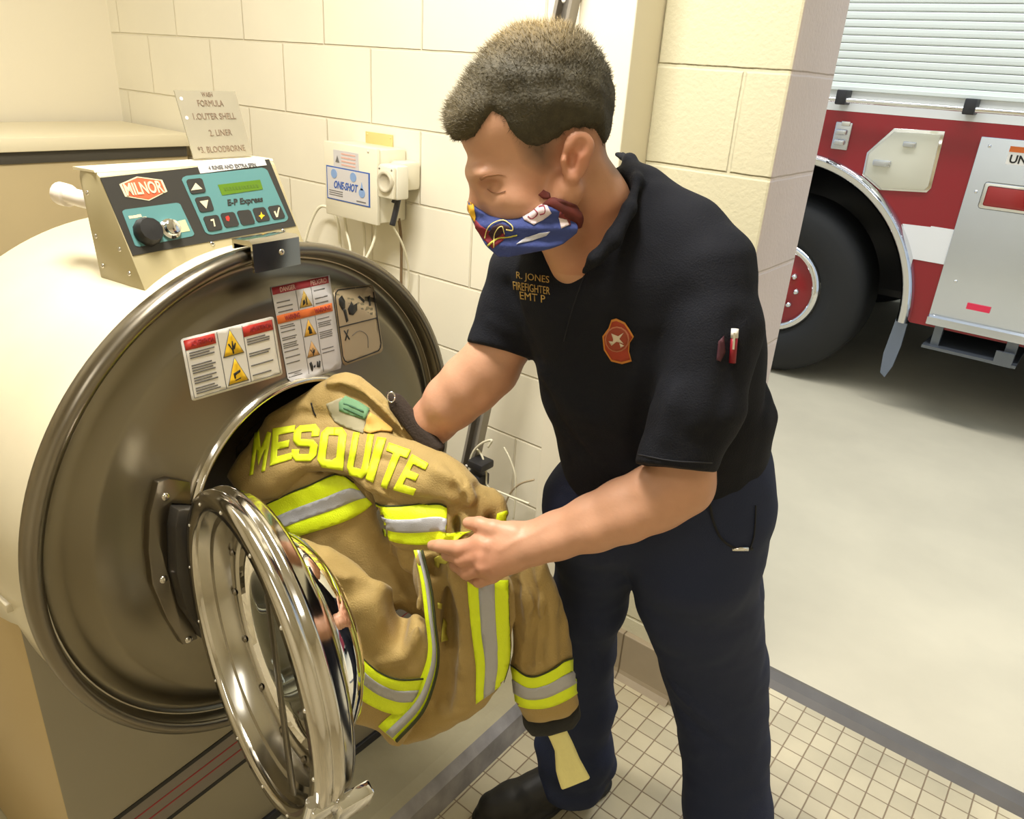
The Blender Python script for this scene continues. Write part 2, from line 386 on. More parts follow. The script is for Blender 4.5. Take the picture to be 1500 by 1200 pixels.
# threshold
m_thr = mat('threshold_rubber', (92, 88, 84), .45, noise=.15, nscale=9, bump=.3, bscale=40)
b = MB(); b.prism([(1.862, 0), (1.885, .013), (1.925, .013), (1.952, 0)], -.594, .62, np.array([[0, 0, 1, 0], [1, 0, 0, 0], [0, 1, 0, 0], [0, 0, 0, 1.]])); structure(b.build('trim_1', m_thr, loc=(0, 1.9, 0), smooth=False))
# the vehicle bay beyond the door
slab('ground', (-9, 1.865, -.12), (6, 9, -.0005), m_conc)
slab('wall_bay', (-9, 8.5, 0), (6, 8.7, 4.5), mat('bay_wall', (205, 200, 188), .7))
# washer plinth
m_pl = mat('plinth_concrete', (170, 162, 134), .7, noise=.14, nscale=7, bump=.5, bscale=60)
m_ple = mat('plinth_edge_paint', (150, 146, 145), .5, noise=.35, nscale=14, bump=.5, bscale=50)
b = MB(); b.prism([(-3.0, 0), (-.832, 0), (-.842, .06), (-.862, .084), (-.89, .09), (-3.0, .09)], -1.45, -.02, np.array([[1, 0, 0, 0], [0, 0, -1, 0], [0, 1, 0, 0], [0, 0, 0, 1.]]))
o = b.build('plinth', [m_pl, m_ple], smooth=False, loc=(-1.5, .7, 0)); structure(o)
for p in o.data.polygons:
    if p.normal.x > .3: p.material_index = 1
# ================================================================== things on the back wall
m_steel = mat('galvanised', (150, 148, 142), .35, .9, noise=.1)
m_white = mat('white_plastic', (226, 222, 205), .4)
m_boxp = mat('box_enamel', (226, 220, 198), .35)
m_dark = mat('dark_plastic', (38, 38, 42), .45)
m_brass = mat('yellow_zinc', (226, 208, 140), .4, .3)
m_blue = mat('label_blue', (50, 92, 170), .5); m_lab = mat('label_white', (232, 228, 220), .5); m_labg = mat('label_grey', (203, 200, 200), .5)
m_txt = mat('print_grey', (110, 108, 106), .6); m_blk = mat('print_black', (28, 27, 26), .5); m_red = mat('label_red', (196, 52, 40), .5)
m_org = mat('label_orange', (222, 112, 46), .5); m_yel = mat('label_yellow', (236, 190, 34), .5); m_dred = mat('label_dark_red', (158, 40, 50), .5)
m_lblue = mat('label_light_blue', (130, 160, 205), .5); m_pink = mat('label_pink', (222, 178, 165), .5)
FW = np.array([[1, 0, 0, 0], [0, 0, -1, 0], [0, 1, 0, 0], [0, 0, 0, 1.]])   # local x right, y up, z towards the room
def wallM(x, y, z): M = FW.copy(); M[:3, 3] = (x, y, z); return M
t = thing('dispenser_box', 'cream metal chemical dispenser box with blue printed label, on the block wall behind the washer', 'dispenser', (-1.765, W, 1.165))
b = MB(); b.box((-1.879, 1.512, 1.167), (-1.66, W-.004, 1.368), bev=.004); b.build('housing', m_boxp, t, ang=40)
b = MB(); b.box((-1.883, 1.500, 1.163), (-1.656, 1.514, 1.372), bev=.004); b.dome((-1.69, 1.4995, 1.362), (0, -1, 0), .004); b.build('lid', m_boxp, t, ang=40)
b = MB(); b.box((-1.83, W-.006, 1.36), (-1.715, W-.002, 1.40), bev=.001)
for x in (-1.822, -1.723): b.dome((x, W-.006, 1.392), (0, -1, 0), .0035)
b.build('mounting_bracket', m_brass, t, ang=40)
b = MB(); b.box((-1.872, 1.4985, 1.21), (-1.684, 1.5002, 1.305), bev=.0005); pl = b.build('front_label', m_blue, t, smooth=False)
b = MB(); b.box((-1.867, 1.4978, 1.2135), (-1.689, 1.4992, 1.3015)); b.build('label_field', m_labg, pl, smooth=False)
b = MB(); b.add(*text_mesh('ONE-SHOT', .033, bold=True, shear=.3), wallM(-1.788, 1.4972, 1.254)@np.diag([.62, .9, 1, 1])); b.build('lettering', m_blue, pl, smooth=False)
b = MB()
for x in (-1.836, -1.752): b.lathe([(.0001, 0), (.013, 0), (.013, .0012), (.0001, .0012)], wallM(x, 1.4978, 1.285), 18)
b.lathe([(.0001, 0), (.013, 0), (.013, .001), (.0001, .001)], wallM(-1.716, 1.4976, 1.246), 20)
b.prism([(-.006, 0), (.006, 0), (0, .022)], 0, .001, wallM(-1.716, 1.4976, 1.254)); b.build_each('emblem', m_lblue, pl, smooth=False)
b = MB()
for k in range(3): b.box((-1.86, 1.4972, 1.235-.006*k), (-1.80, 1.4978, 1.2375-.006*k))
b.box((-1.74, 1.4972, 1.219), (-1.70, 1.4978, 1.2225)); b.build('small_print', m_txt, pl, smooth=False)
b = MB(); b.box((-1.838, 1.4988, 1.301), (-1.73, 1.5002, 1.352)); wl = b.build('warning_label', m_labg, t, smooth=False)
b = MB(); b.prism([(-.008, -.008), (.008, -.008), (0, .010)], 0, .001, wallM(-1.82, 1.4984, 1.327)); b.build('hazard_symbol', m_txt, wl, smooth=False)
b = MB()
for k in range(4): b.box((-1.803, 1.498, 1.342-.010*k), (-1.742, 1.4988, 1.346-.010*k))
b.build('small_print', m_pink, wl, smooth=False)
b = MB(); b.box((-1.657, 1.548, 1.262), (-1.60, W-.003, 1.34), bev=.01); b.build('side_conduit_box', m_boxp, t, ang=40)
# weatherproof socket with round cover
t = thing('power_outlet', 'small cream outlet box with round cover on the right of the dispenser box', 'outlet', (-1.60, W, 1.24))
b = MB(); b.box((-1.650, 1.50, 1.245), (-1.575, 1.546, 1.335), bev=.006); b.build('housing', m_white, t, ang=40)
b = MB(); b.box((-1.6395, 1.488, 1.248), (-1.577, 1.50, 1.332), bev=.004); pl = b.build('cover_plate', m_boxp, t, ang=40)
b = MB(); b.lathe([(.0001, .004), (.019, .004), (.020, .006), (.026, .009), (.029, .006), (.029, -.004)], wallM(-1.606, 1.488, 1.292), 30); b.build('round_cover', mat('socket_grey', (190, 182, 160), .4), pl)
b = MB()
for x, z in ((-1.632, 1.325), (-1.584, 1.325)): b.dome((x, 1.488, z), (0, -1, 0), .003)
b.build_each('screw', m_steel, pl)
b = MB(); b.tube([(-1.600, 1.53, 1.25), (-1.602, 1.52, 1.21), (-1.607, 1.512, 1.172)], .0085, 10); b.build('plug', m_dark, t)
b = MB(); b.tube([(-1.64, 1.56, 1.25), (-1.642, 1.55, 1.225)], .007, 10); b.build('cable_gland', m_dark, t)
def cable(name, pts, r, m, label, cat='cable', group=None):
    b = MB(); b.tube(pts, r, 8, 10); o = b.build(name, m, loc=pts[0]); tag(o, label, cat, group); return o
m_tube = mat('clear_tube', (236, 230, 205), .25)
cable('power_cable', [(-1.607, 1.512, 1.172), (-1.61, 1.56, 1.10), (-1.63, 1.60, 1.0), (-1.66, 1.60, .85), (-1.68, 1.602, .6)], .0035, m_tube, 'thin pale cable dropping from the plug below the outlet box')
cable('drop_conduit', [(-1.662, 1.59, 1.175), (-1.662, 1.6, 1.10), (-1.662, 1.6, .95), (-1.662, 1.6, .5)], .0045, mat('conduit_brown', (120, 98, 70), .5), 'thin brown conduit running down from the right corner of the dispenser box', 'conduit')
hose = [([(-1.845, 1.54, 1.17), (-1.84, 1.54, 1.12), (-1.81, 1.53, 1.05), (-1.80, 1.50, .95)], 'pale tube hanging from the left end of the dispenser box'),
        ([(-1.79, 1.56, 1.17), (-1.79, 1.57, 1.1), (-1.79, 1.56, .95)], 'pale straight tube under the middle of the dispenser box'),
        ([(-1.715, 1.54, 1.17), (-1.70, 1.53, 1.12), (-1.715, 1.50, 1.05), (-1.76, 1.46, .98)], 'pale tube curving left below the dispenser box')]
for p, l in hose: cable('dosing_tube', p, .004, m_tube, l, 'tube', 'dosing tubes under the dispenser box')
cable('looped_tube', [(-2.10, 1.55, .95), (-2.05, 1.57, 1.10), (-2.0, 1.58, 1.16), (-1.93, 1.58, 1.13), (-1.91, 1.575, 1.0), (-1.90, 1.57, .9)], .005, m_tube, 'cream tube looping up beside the control console', 'tube')
# leaning channel strut with a strap on it
d0 = on(835, 20, 1, 1.50); d1 = on(698, 660, 1, 1.50); dr = nrm(d0-d1); foot = d1-dr*(d1[2]-.0)/dr[2]; foot[2] = 0.01; top = d0+dr*.35
t = thing('channel_strut', 'tall grey metal channel strut leaning by the back wall behind the man', 'strut', tuple(foot))
M = frame(foot, dr, None, (0, -1, 0)); Ls = np.linalg.norm(top-foot)
b = MB(); w_ = .0215
b.prism([(-w_, 0), (-w_, .03), (-w_+.008, .03), (-w_+.008, .027), (-w_+.003, .027), (-w_+.003, .003), (w_-.003, .003), (w_-.003, .027), (w_-.008, .027), (w_-.008, .03), (w_, .03), (w_, 0)], 0, Ls, frame(foot, M[:3, 1], M[:3, 2]))
b.build('channel', mat('strut_grey', (156, 150, 140), .45, .3), t, smooth=False)
b = MB()
for s in np.arange(.15, Ls, .2): b.lathe([(.0001, .0005), (.005, .0005), (.005, 0)], frame(foot+dr*s-np.array([0, .0302, 0])+nrm(np.cross(dr, [0, 1, 0]))*.0, (1, 0, 0), (0, 0, 1)), 10)
b.build_each('bolt_hole', m_lab, t)
q1 = on(700, 700, 1, 1.47); q2 = on(704, 672, 1, 1.47)
b = MB(); b.box((-.028, -.03, -.02), (.028, .02, .02), frame(q1, (1, 0, 0), (0, 1, 0)), .006); b.box((-.02, -.035, -.012), (.034, .02, .012), frame(q2+np.array([0, 0, -.01]), (1, 0, 0), (0, 1, 0)), .005); b.build('pipe_clamp', m_dark, t, ang=40)
def wpath(pp, Y): return [tuple(on(x, y, 1, Y)) for x, y in pp]
cable('looped_wire', wpath([(700, 720), (688, 690), (692, 665), (705, 650), (720, 645), (715, 655)], 1.46), .0035, m_tube, 'pale wire looped round the leaning strut', 'wire')
cable('trailing_wire', wpath([(690, 668), (697, 658), (706, 668), (712, 690), (714, 712), (735, 722), (775, 738)], 1.47), .003, m_tube, 'pale wire running from the strut along the wall to the right', 'wire')
cable('wall_wire', wpath([(738, 655), (748, 675), (755, 700), (754, 735), (752, 760)], 1.55), .0028, m_tube, 'thin white wire curving down the wall between strut and man', 'wire')
cable('hanging_wire', wpath([(782, 703), (762, 709), (748, 722), (740, 740), (735, 760)], 1.55), .0028, mat('wire_tan', (178, 160, 130), .5), 'tan wire hooked on the block wall left of the man', 'wire')
# ================================================================== big machine at the left wall
m_tan = mat('machine_tan', (190, 172, 132), .4, noise=.05, nscale=3)
m_tanl = mat('machine_top', (232, 222, 192), .35)
t = thing('laundry_cabinet', 'large tan laundry machine cabinet with pale top, behind the washer at the left wall', 'machine', (-3.0, .7, 0))
b = MB(); b.box((-3.24, -.5, 0), (-2.775, 1.585, 1.25), bev=.004); b.build('body', m_tan, t, ang=40)
b = MB(); b.box((-3.26, -.5, 1.262), (-2.75, 1.595, 1.305), bev=.004); b.build('top_panel', [m_tanl], t, ang=40)
b = MB(); b.box((-3.22, -.5, 1.225), (-2.768, 1.58, 1.263), bev=.002); b.build('gap_shade_strip', mat('gap_shade_dark', (72, 68, 60), .5), t, ang=40)  # dark strip paints in the shade under the top panel's overhang
# ================================================================== the fire engine in the bay
TY = 4.4
m_tred = mat('truck_red', (140, 20, 32), .25, coat=.3)
m_twh = mat('truck_white', (232, 232, 232), .3)
m_chr = mat('chrome', (225, 225, 225), .08, 1.)
m_alu = mat('brushed_aluminium', (205, 208, 214), .28, .95, rnoise=.08)
m_alr = mat('shutter_aluminium', (214, 220, 214), .5, .0)
m_tyre = mat('tyre_rubber', (22, 23, 25), .65, bump=.3, bscale=40)
t = thing('fire_engine', 'red and white fire engine parked in the bay beyond the doorway', 'fire truck', (-1.4, TY+1.2, 0))
TF = np.array([[1, 0, 0, 0], [0, 0, -1, TY], [0, 1, 0, 0], [0, 0, 0, 1.]])   # x along the truck, y up, z out of its side
def tf(off=0.): M = TF.copy(); M[1, 3] = TY-off; return M
ac = (-1.495, .515); AR = .745
arc = [(ac[0]+AR*math.cos(a), ac[1]+AR*math.sin(a)) for a in np.linspace(0, math.pi, 41)]
# side skin with the wheel arch cut out
poly = [(-.742, .50), (-.742, .515)]+arc[1:-1]+[(-2.25, .515), (-2.25, .50), (-5.5, .50), (-5.5, 1.505), (2.6, 1.505), (2.6, .50)]
b = MB(); b.prism(poly, -.02, 0, tf()); b.build('side_panel', m_tred, t, smooth=False)
b = MB(); b.box((-5.5, TY+.72, .45), (2.6, TY+2.4, 3.1)); b.box((-.70, TY+.021, .50), (2.6, TY+.75, 1.5)); b.box((-5.5, TY+.021, .50), (-2.3, TY+.75, 1.5)); b.box((-2.3, TY+.021, 1.30), (-.70, TY+.75, 1.5)); b.build('body_core', m_dark, t, smooth=False)
b = MB(); b.box((-5.5, TY-.001, 1.5), (2.6, TY+2.4, 1.60)); b.box((-5.5, TY+.03, 2.75), (2.6, TY+2.4, 3.12)); b.build('body_rail', mat('rail_white', (222, 224, 222), .35), t, smooth=False)
b = MB()
z = 1.603
while z < 2.75:
    b.prism([(0, 0), (.004, .005), (.005, .017), (.004, .030), (0, .034)], -5.5, 2.6, np.array([[0, 0, 1, 0], [-1, 0, 0, TY+.02], [0, 1, 0, z], [0, 0, 0, 1.]])); z += .036
b.build('roller_shutter', m_alr, t, smooth=False)
b = MB(); b.box((-5.5, TY-.012, 1.597), (2.6, TY+.03, 1.617), bev=.003); b.build('shutter_foot', m_alr, t, smooth=False)
b = MB(); b.cyl((-5.4, TY-.07, 1.553), (2.5, TY-.07, 1.553), .0125, n=16); b.build('handrail', m_chr, t)
for x in (-3.7, -2.5, -1.306, -.718, 0., 1.2):
    b = MB(); b.box((x-.026, TY-.09, 1.53), (x+.026, TY, 1.60), bev=.006); b.build('rail_clamp', m_dark, t, ang=40)
b = MB(); b.box((-.752, TY-.004, .825), (-.64, TY, 1.0)); b.prism([(-.80, .825), (-.752, .825), (-.752, .995), (-.885, .99), (-.84, .90)], 0, .004, tf()); b.box((-5.5, TY-.004, .825), (-2.25, TY, 1.0)); b.build('white_stripe', m_twh, t, smooth=False)
# wheel arch trim, mud flap, tyre and hub
b = MB(); V = []; prof = [(-.035, -.01), (-.038, .02), (-.02, .045), (.004, .048), (.022, .030), (.026, -.01)]
am = frame((ac[0], TY, ac[1]), (1, 0, 0), (0, 0, 1))
b.lathe([(AR+p[0], p[1]) for p in prof], am, 60, 0, math.pi, True)
for sx in (1, -1):
    for q0 in range(1): b.prism([(ac[0]+sx*(AR+p[0]), p[1]) for p in prof], .0, .02, np.array([[1, 0, 0, 0], [0, -1, 0, TY], [0, 0, 1, .497], [0, 0, 0, 1.]]))
b.build('arch_trim', m_chr, t, ang=50)
b = MB(); b.lathe([(AR-.02, .02), (AR-.02, -.7)], am, 48, 0, math.pi); b.box((-2.26, TY+.68, .5), (-.72, TY+.70, 1.3)); b.build('wheel_well', m_dark, t)
fl = on(1302, 545, 1, TY)
b = MB(); b.prism([(-.795, .50), (-.735, .50), (-.735, .36), (-.748, .24), (-.772, .17), (-.80, .19), (-.81, .30)], -.02, -.005, tf()); b.build('mud_flap', mat('flap_blue', (120, 130, 150), .3, .6), t, smooth=False)
tp = [(.265, -.30), (.27, -.02), (.30, 0), (.36, .012), (.43, .008), (.475, -.01), (.505, -.035), (.518, -.06), (.52, -.10), (.52, -.26), (.50, -.29), (.40, -.30)]
wc = (-1.495, TY+.035, .52)
wm = frame(wc, (1, 0, 0), (0, 0, 1))
b = MB(); b.lathe(tp, wm, 72)
for k in range(0): 
    a = 2*math.pi*k/48; b.box((-.012, -.005, -.28), (.012, .004, -.06), wm@np.array([[-math.sin(a), math.cos(a), 0, .52*math.cos(a)], [math.cos(a), math.sin(a), 0, .52*math.sin(a)], [0, 0, 1, 0], [0, 0, 0, 1.]]))
ty = b.build('tyre', m_tyre, t, ang=40)
b = MB(); b.lathe([(.0001, .05), (.06, .05), (.075, .02), (.10, .0), (.19, -.03), (.215, -.035)], wm, 48); hb = b.build('wheel_disc', m_tred, t)
b = MB(); b.lathe([(.212, -.04), (.222, -.01), (.235, .004), (.252, .004), (.268, -.02)], wm, 60); b.build('rim', m_chr, hb)
for k in range(10):
    a = 2*math.pi*k/10; c_ = np.array([.14*math.cos(a), .14*math.sin(a), -.02]); b = MB(); b.lathe([(.018, 0), (.018, .02), (.012, .035), (.0001, .038)], wm@frame(c_, (1, 0, 0), (0, 1, 0)), 8); b.build('wheel_nut', m_chr, hb)
# hatch, air fitting, steel corner panel with lamp
hp = [(-1.035, 1.430), (-.815, 1.437), (-.808, 1.185), (-.822, 1.163), (-1.03, 1.146), (-1.127, 1.205), (-1.13, 1.31)]
cx_ = np.mean([p[0] for p in hp]); cz_ = np.mean([p[1] for p in hp])
b = MB(); b.prism([(cx_+(p[0]-cx_)*1.06, cz_+(p[1]-cz_)*1.06) for p in hp], 0, .006, tf(), .002); fr = b.build('hatch', m_chr, t, ang=40)
b = MB(); b.prism([(cx_+(p[0]-cx_)*.97, cz_+(p[1]-cz_)*.97) for p in hp], .006, .014, tf(), .003); b.build('hatch_door', mat('hatch_cream', (214, 212, 196), .3, .3), fr, ang=40)
for lo, hi in (((-.975, TY-.03, 1.36), (-.915, TY-.012, 1.385)), ((-1.095, TY-.03, 1.255), (-1.01, TY-.012, 1.285))):
    b = MB(); b.box(lo, hi, bev=.005); b.build('latch', m_alu, fr, ang=40)
b = MB(); b.box((-1.325, TY-.012, 1.312), (-1.24, TY, 1.447), bev=.005); fr = b.build('valve_plate', m_alu, t, ang=40)
for z_ in (1.335, 1.385): b = MB(); b.box((-1.312, TY-.04, z_), (-1.255, TY-.01, z_+.028), bev=.008); b.build('fitting', m_alu, fr, ang=40)
b = MB(); b.box((-1.295, TY-.022, 1.43), (-1.25, TY-.008, 1.452), bev=.003); b.build('fitting', m_chr, fr, ang=40)
b = MB(); b.box((-.645, TY-.012, .512), (1.2, TY, 1.44), bev=.004); b.prism([(0, 0), (.035, -.012), (.035, -.05), (0, -.06)], -.645, 1.2, np.array([[0, 0, 1, 0], [-1, 0, 0, TY], [0, 1, 0, .57], [0, 0, 0, 1.]])); sp = b.build('steel_panel', mat('polished_steel', (214, 220, 232), .22, 1., rnoise=.1), t, ang=40)
b = MB(); b.box((-.573, TY-.03, 1.118), (-.22, TY-.012, 1.245), bev=.014); lh = b.build('tail_lamp', m_chr, t, ang=40)
b = MB(); b.box((-.553, TY-.036, 1.135), (-.24, TY-.028, 1.228), bev=.008); b.build('lens', mat('lens_red', (150, 22, 28), .15, coat=.6), lh, ang=40)
b = MB(); b.box((-.49, TY-.0155, .632), (-.385, TY-.012, .663)); b.build('reflector', mat('reflector_pink', (226, 50, 84), .3), sp, smooth=False)
b = MB(); b.box((-.515, TY-.0135, 1.33), (-.36, TY-.012, 1.41)); pl = b.build('sticker', m_lab, sp, smooth=False)
b = MB(); b.add(*text_mesh('UNIT', .05, bold=True, align='LEFT'), tf(.0145)@frame((-.505, 1.353, 0), (1, 0, 0), (0, 1, 0))); b.build('lettering', m_blk, pl, smooth=False)
b = MB(); b.box((-.515, TY-.0142, 1.385), (-.36, TY-.0134, 1.41)); b.build('orange_bar', m_org, pl, smooth=False)
b = MB()
for x, z_ in ((-.60, 1.19), (-.57, .755), (-.6, 1.40), (-.62, .56)): b.dome((x, TY-.012, z_), (0, -1, 0), .008)
b.build_each('screw', m_chr, sp)
b = MB(); b.box((-.63, TY-.06, .40), (-.20, TY+.35, .415)); b.box((-.60, TY-.02, .41), (-.56, TY+.02, .52)); b.box((-.27, TY-.02, .41), (-.22, TY+.02, .52)); b.box((-.30, TY-.065, .40), (-.22, TY-.045, .47)); b.build('step', mat('step_steel', (110, 116, 124), .4, .7), t, smooth=False)
b = MB(); b.cyl((-5.2, TY+1.2, .5), (2.4, TY+1.2, .5), .10, n=12); b.cyl((-1.495, TY+.2, .5), (-1.495, TY+2.2, .5), .09, n=16); b.build('axle', m_dark, t)
for x, y in ((-1.495, TY+2.3), (1.9, TY+.3), (1.9, TY+2.3), (-4.8, TY+.3), (-4.8, TY+2.3)):
    b = MB(); b.lathe(tp, frame((x, y, .52), (1, 0, 0), (0, 0, 1)), 40); b.build('tyre', m_tyre, t, ang=40)
# ================================================================== the washer
WC = np.array([-.981, .686, .906]); th_, ya_ = .024, .068
WN = np.array([math.cos(th_)*math.cos(ya_), math.cos(th_)*math.sin(ya_), math.sin(th_)])
WY = np.array([-math.sin(ya_), math.cos(ya_), 0.]); WZ = np.cross(WN, WY)
WL = frame(WC, WY, WZ)                       # lathe frame, axis out of the door
WF = frame(WC, WN, WY)                       # x out, y across, z up
def wl(p): return WC+WN*p[0]+WY*p[1]+WZ*p[2]
m_shell = mat('washer_enamel', (216, 206, 178), .3, noise=.07, nscale=7, coat=.3)
m_bpanel = mat('base_enamel', (148, 140, 120), .42, noise=.05, nscale=4)
m_ss = mat('satin_stainless', (132, 125, 108), .33, 1., rnoise=.06)
m_ssp = mat('polished_stainless', (200, 196, 188), .12, 1., rnoise=.03)
m_rim = mat('rim_stainless', (128, 121, 108), .3, 1.)
m_drum = mat('drum_steel', (120, 115, 105), .4, .9)
t = washer = thing('washing_machine', 'big cream washer extractor with stainless round front, door hanging open and jacket half inside', 'washing machine', (-1.25, .72, .09))
b = MB(); b.lathe([(.03, -.46), (.40, -.46), (.414, -.45), (.418, -.44), (.418, -.02), (.40, -.018)], WL, 128); b.build('drum_housing', m_shell, t, ang=50)
b = MB(); b.lathe([(.419, -.034), (.4245, -.026), (.426, -.006), (.424, .003), (.416, .007), (.409, .003), (.404, -.014), (.398, -.026), (.390, -.028), (.372, -.018), (.350, .003), (.342, .0065), (.30, .0095), (.222, .016), (.214, .020), (.211, .027), (.207, .029), (.2035, .025), (.203, 0), (.203, -.07)], WL, 160)
FP = b; fpo = b.build('front_panel', m_ss, t, ang=70)
b = MB(); b.lathe([(.4195, -.030), (.4255, -.024), (.4275, -.004), (.425, .0045), (.416, .0085), (.4085, .0045), (.4075, .0)], WL, 160); b.build('outer_rim', m_rim, t)
b = MB(); b.lathe([(.2145, .021), (.2115, .0285), (.207, .0305), (.203, .026), (.2025, .01)], WL, 120); b.build('door_opening_lip', m_ssp, t)
b = MB(); b.lathe([(.205, -.055), (.36, -.06), (.385, -.08), (.385, -.42), (.36, -.44), (.001, -.445)], WL, 90); b.build('drum', m_drum, t)
# base cabinet
yb0, yb1 = .268, 1.10
b = MB(); b.box((-1.75, yb0, .092), (-1.048, yb1, .868), bev=.004); b.box((-1.9, .30, .092), (-1.5, 1.05, .75), bev=.004)
o = b.build('base_cabinet', [m_bpanel, mat('base_side_enamel', (182, 158, 110), .35)], t, ang=40)
for p in o.data.polygons:
    if p.normal.y < -.7: p.material_index = 1
b = MB(); b.box((-1.75, yb0-.012, .868), (-1.040, yb0+.10, .882), bev=.002); b.build('cabinet_ledge', m_shell, t, ang=40)
b = MB(); b.box((-1.05, yb0+.01, .088), (-1.040, yb1-.01, .112), bev=.002); b.build('foot_trim', m_dark, t, ang=40)
FB = np.array([[0, 0, 1, -1.0485], [1, 0, 0, 0], [0, 1, 0, 0], [0, 0, 0, 1.]])
P0 = np.array([-1.0475, 0, 0]); NX = np.array([1., 0, 0])
def bp(x, y): q = onpl(x, y, P0, NX); return (q[1], q[2])
b = MB()
q = [bp(170, 1200), bp(342, 1071), bp(360, 1113), bp(247, 1200)]
def ext(a, c, s0, s1): a = np.array(a); c = np.array(c); return a+(c-a)*s0, a+(c-a)*s1
u0, u1 = ext(q[0], q[1], -.3, 2.1); l0, l1 = ext(q[3], q[2], -.7, 2.9)
zt = lambda y: u0[1]+(u1-u0)[1]*(y-u0[0])/(u1-u0)[0]
zb = lambda y: l0[1]+(l1-l0)[1]*(y-l0[0])/(l1-l0)[0]
ys0, ys1 = yb0+.002, yb1-.002; hw = .0055
def strip(f0, w, m, nm, par, off):
    b = MB(); z0_ = zt(ys0)+(zb(ys0)-zt(ys0))*f0; z1_ = zt(ys1)+(zb(ys1)-zt(ys1))*f0
    b.prism([(ys0, z0_-w), (ys1, z1_-w), (ys1, z1_+w), (ys0, z0_+w)], 0, off, FB); return b.build(nm, m, par, smooth=False)
b = MB(); b.prism([(ys0, zb(ys0)), (ys1, zb(ys1)), (ys1, zt(ys1)), (ys0, zt(ys0))], 0, .0012, FB); st = b.build('decor_stripe', mat('stripe_grey', (126, 118, 108), .45), t, smooth=False)
strip(0, .0045, m_blk, 'black_line', st, .0022); strip(1, .0045, m_blk, 'black_line', st, .0022); strip(.34, .0013, m_dred, 'red_line', st, .002); strip(.62, .0013, m_dred, 'red_line', st, .002)
# retaining clip over the top of the rim
b = MB(); CM = frame(wl((0, -.008, .40)), WN, WZ)    # x out, y up, z = -across
b.prism([(-.024, .026), (-.024, .040), (.016, .042), (.022, .038), (.022, -.004), (.018, -.004), (.018, .034), (-.02, .034), (-.02, .026)], -.043, .043, CM); b.dome(wl((.0225, 0, .42)), WN, .005)
b.build('rim_clip', m_ssp, t, ang=40)
# ---- control console
FL = frame(WC, WN, WZ)                       # x out, y up, z = -across
b = MB(); b.prism([(-.056, .378), (-.17, .378), (-.182, .52), (-.176, .531), (-.136, .5315), (-.128, .526)], -.122, .176, FL, .002)
cons = b.build('control_console', mat('console_tan', (180, 168, 130), .35), t, ang=35)
b = MB(); b.prism([(-.19, .5295), (-.19, .5335), (-.136, .5335), (-.134, .5305)], -.124, .178, FL); b.build('top_plate', m_tanl, cons, smooth=False)
FO = wl((-.056, -.176, .378)); fv = nrm(WN*(-.072)+WZ*.148); FM = frame(FO, WY, fv); FN = FM[:3, 2]
def fc(x, y):
    q = onpl(x, y, FO+FN*.001, FN)-FO; return (q@WY, q@fv)
def z8(*p): return [fc(x/4.6875+120, y/4.6875+220) for x, y in p]
def fpoly(name, pts, z0, z1, m, par, bev=0.): b = MB(); b.prism(pts, z0, z1, FM, bev); return b.build(name, m, par, smooth=False)
def rnd(pts, r=.18):
    o = []
    P = [np.array(p) for p in pts]
    for i in range(len(P)):
        a, c, d = P[i-1], P[i], P[(i+1) % len(P)]; o += [tuple(c+(a-c)*r), tuple(c+(a-c)*r*.35+(d-c)*r*.35), tuple(c+(d-c)*r)]
    return o
m_teal = mat('panel_teal', (88, 134, 133), .3); m_fblk = mat('panel_black', (52, 50, 46), .35); m_crm = mat('print_cream', (216, 204, 170), .4); m_logo = mat('logo_red', (222, 96, 62), .4)
fp = fpoly('faceplate', z8((125, 190), (1285, 62), (1470, 520), (350, 725)), 0, .0012, m_fblk, cons)
fpoly('teal_field', rnd(z8((270, 412), (668, 360), (776, 588), (368, 668)), .06), 0, .0018, m_teal, cons)
fpoly('teal_field', rnd(z8((674, 182), (1262, 118), (1424, 485), (856, 588)), .06), 0, .0018, m_teal, cons)
hexp = z8((255, 235), (375, 182), (550, 205), (585, 285), (460, 348), (295, 320)); hexi = [tuple(np.mean(hexp, 0)+(np.array(p)-np.mean(hexp, 0))*.9) for p in hexp]
lg = fpoly('maker_badge', hexp, 0, .0018, m_crm, cons); fpoly('badge_field', hexi, 0, .0022, m_logo, cons)
def ftext(s, c, h, m, par, wfit=None, shear=0., bold=True, z=.0022, name='lettering'):
    V, F_ = text_mesh(s, h, bold=bold, shear=shear); V = np.array(V)
    V[:, :2] -= (V[:, :2].max(0)+V[:, :2].min(0))/2
    if wfit: V[:, 0] *= wfit/np.ptp(V[:, 0])
    b = MB(); b.add(V, F_, FM@frame((c[0], c[1], z), (1, 0, 0), (0, 1, 0))); return b.build(name, m, par, smooth=False)
c0 = np.mean(hexp, 0); ftext('MILNOR', c0, .024, m_crm, cons, wfit=.057, z=.0026)
dp = z8((930, 240), (1220, 205), (1240, 270), (960, 312)); fpoly('display', dp, 0, .0024, mat('lcd_green', (88, 122, 28), .25), cons)
b = MB(); dc = np.mean(dp, 0)
for k in range(12): b.box((dc[0]-.032+k*.0055, dc[1]-.003, .0024), (dc[0]-.0285+k*.0055, dc[1]+.002, .0027), FM)
b.build('display_text', mat('lcd_dark', (78, 108, 30), .4), cons, smooth=False)
ftext('E-P Express', z8((1120, 355))[0], .013, m_fblk, cons, wfit=.068, shear=.3)
btn = [[(710, 205), (820, 193), (850, 290), (745, 305)], [(768, 330), (872, 316), (906, 415), (808, 430)], [(825, 460), (930, 445), (965, 545), (865, 562)], [(945, 437), (1040, 425), (1080, 520), (980, 535)], [(1058, 420), (1150, 410), (1188, 505), (1095, 520)], [(1165, 402), (1250, 392), (1292, 483), (1200, 497)], [(1270, 390), (1355, 377), (1395, 465), (1310, 480)]]
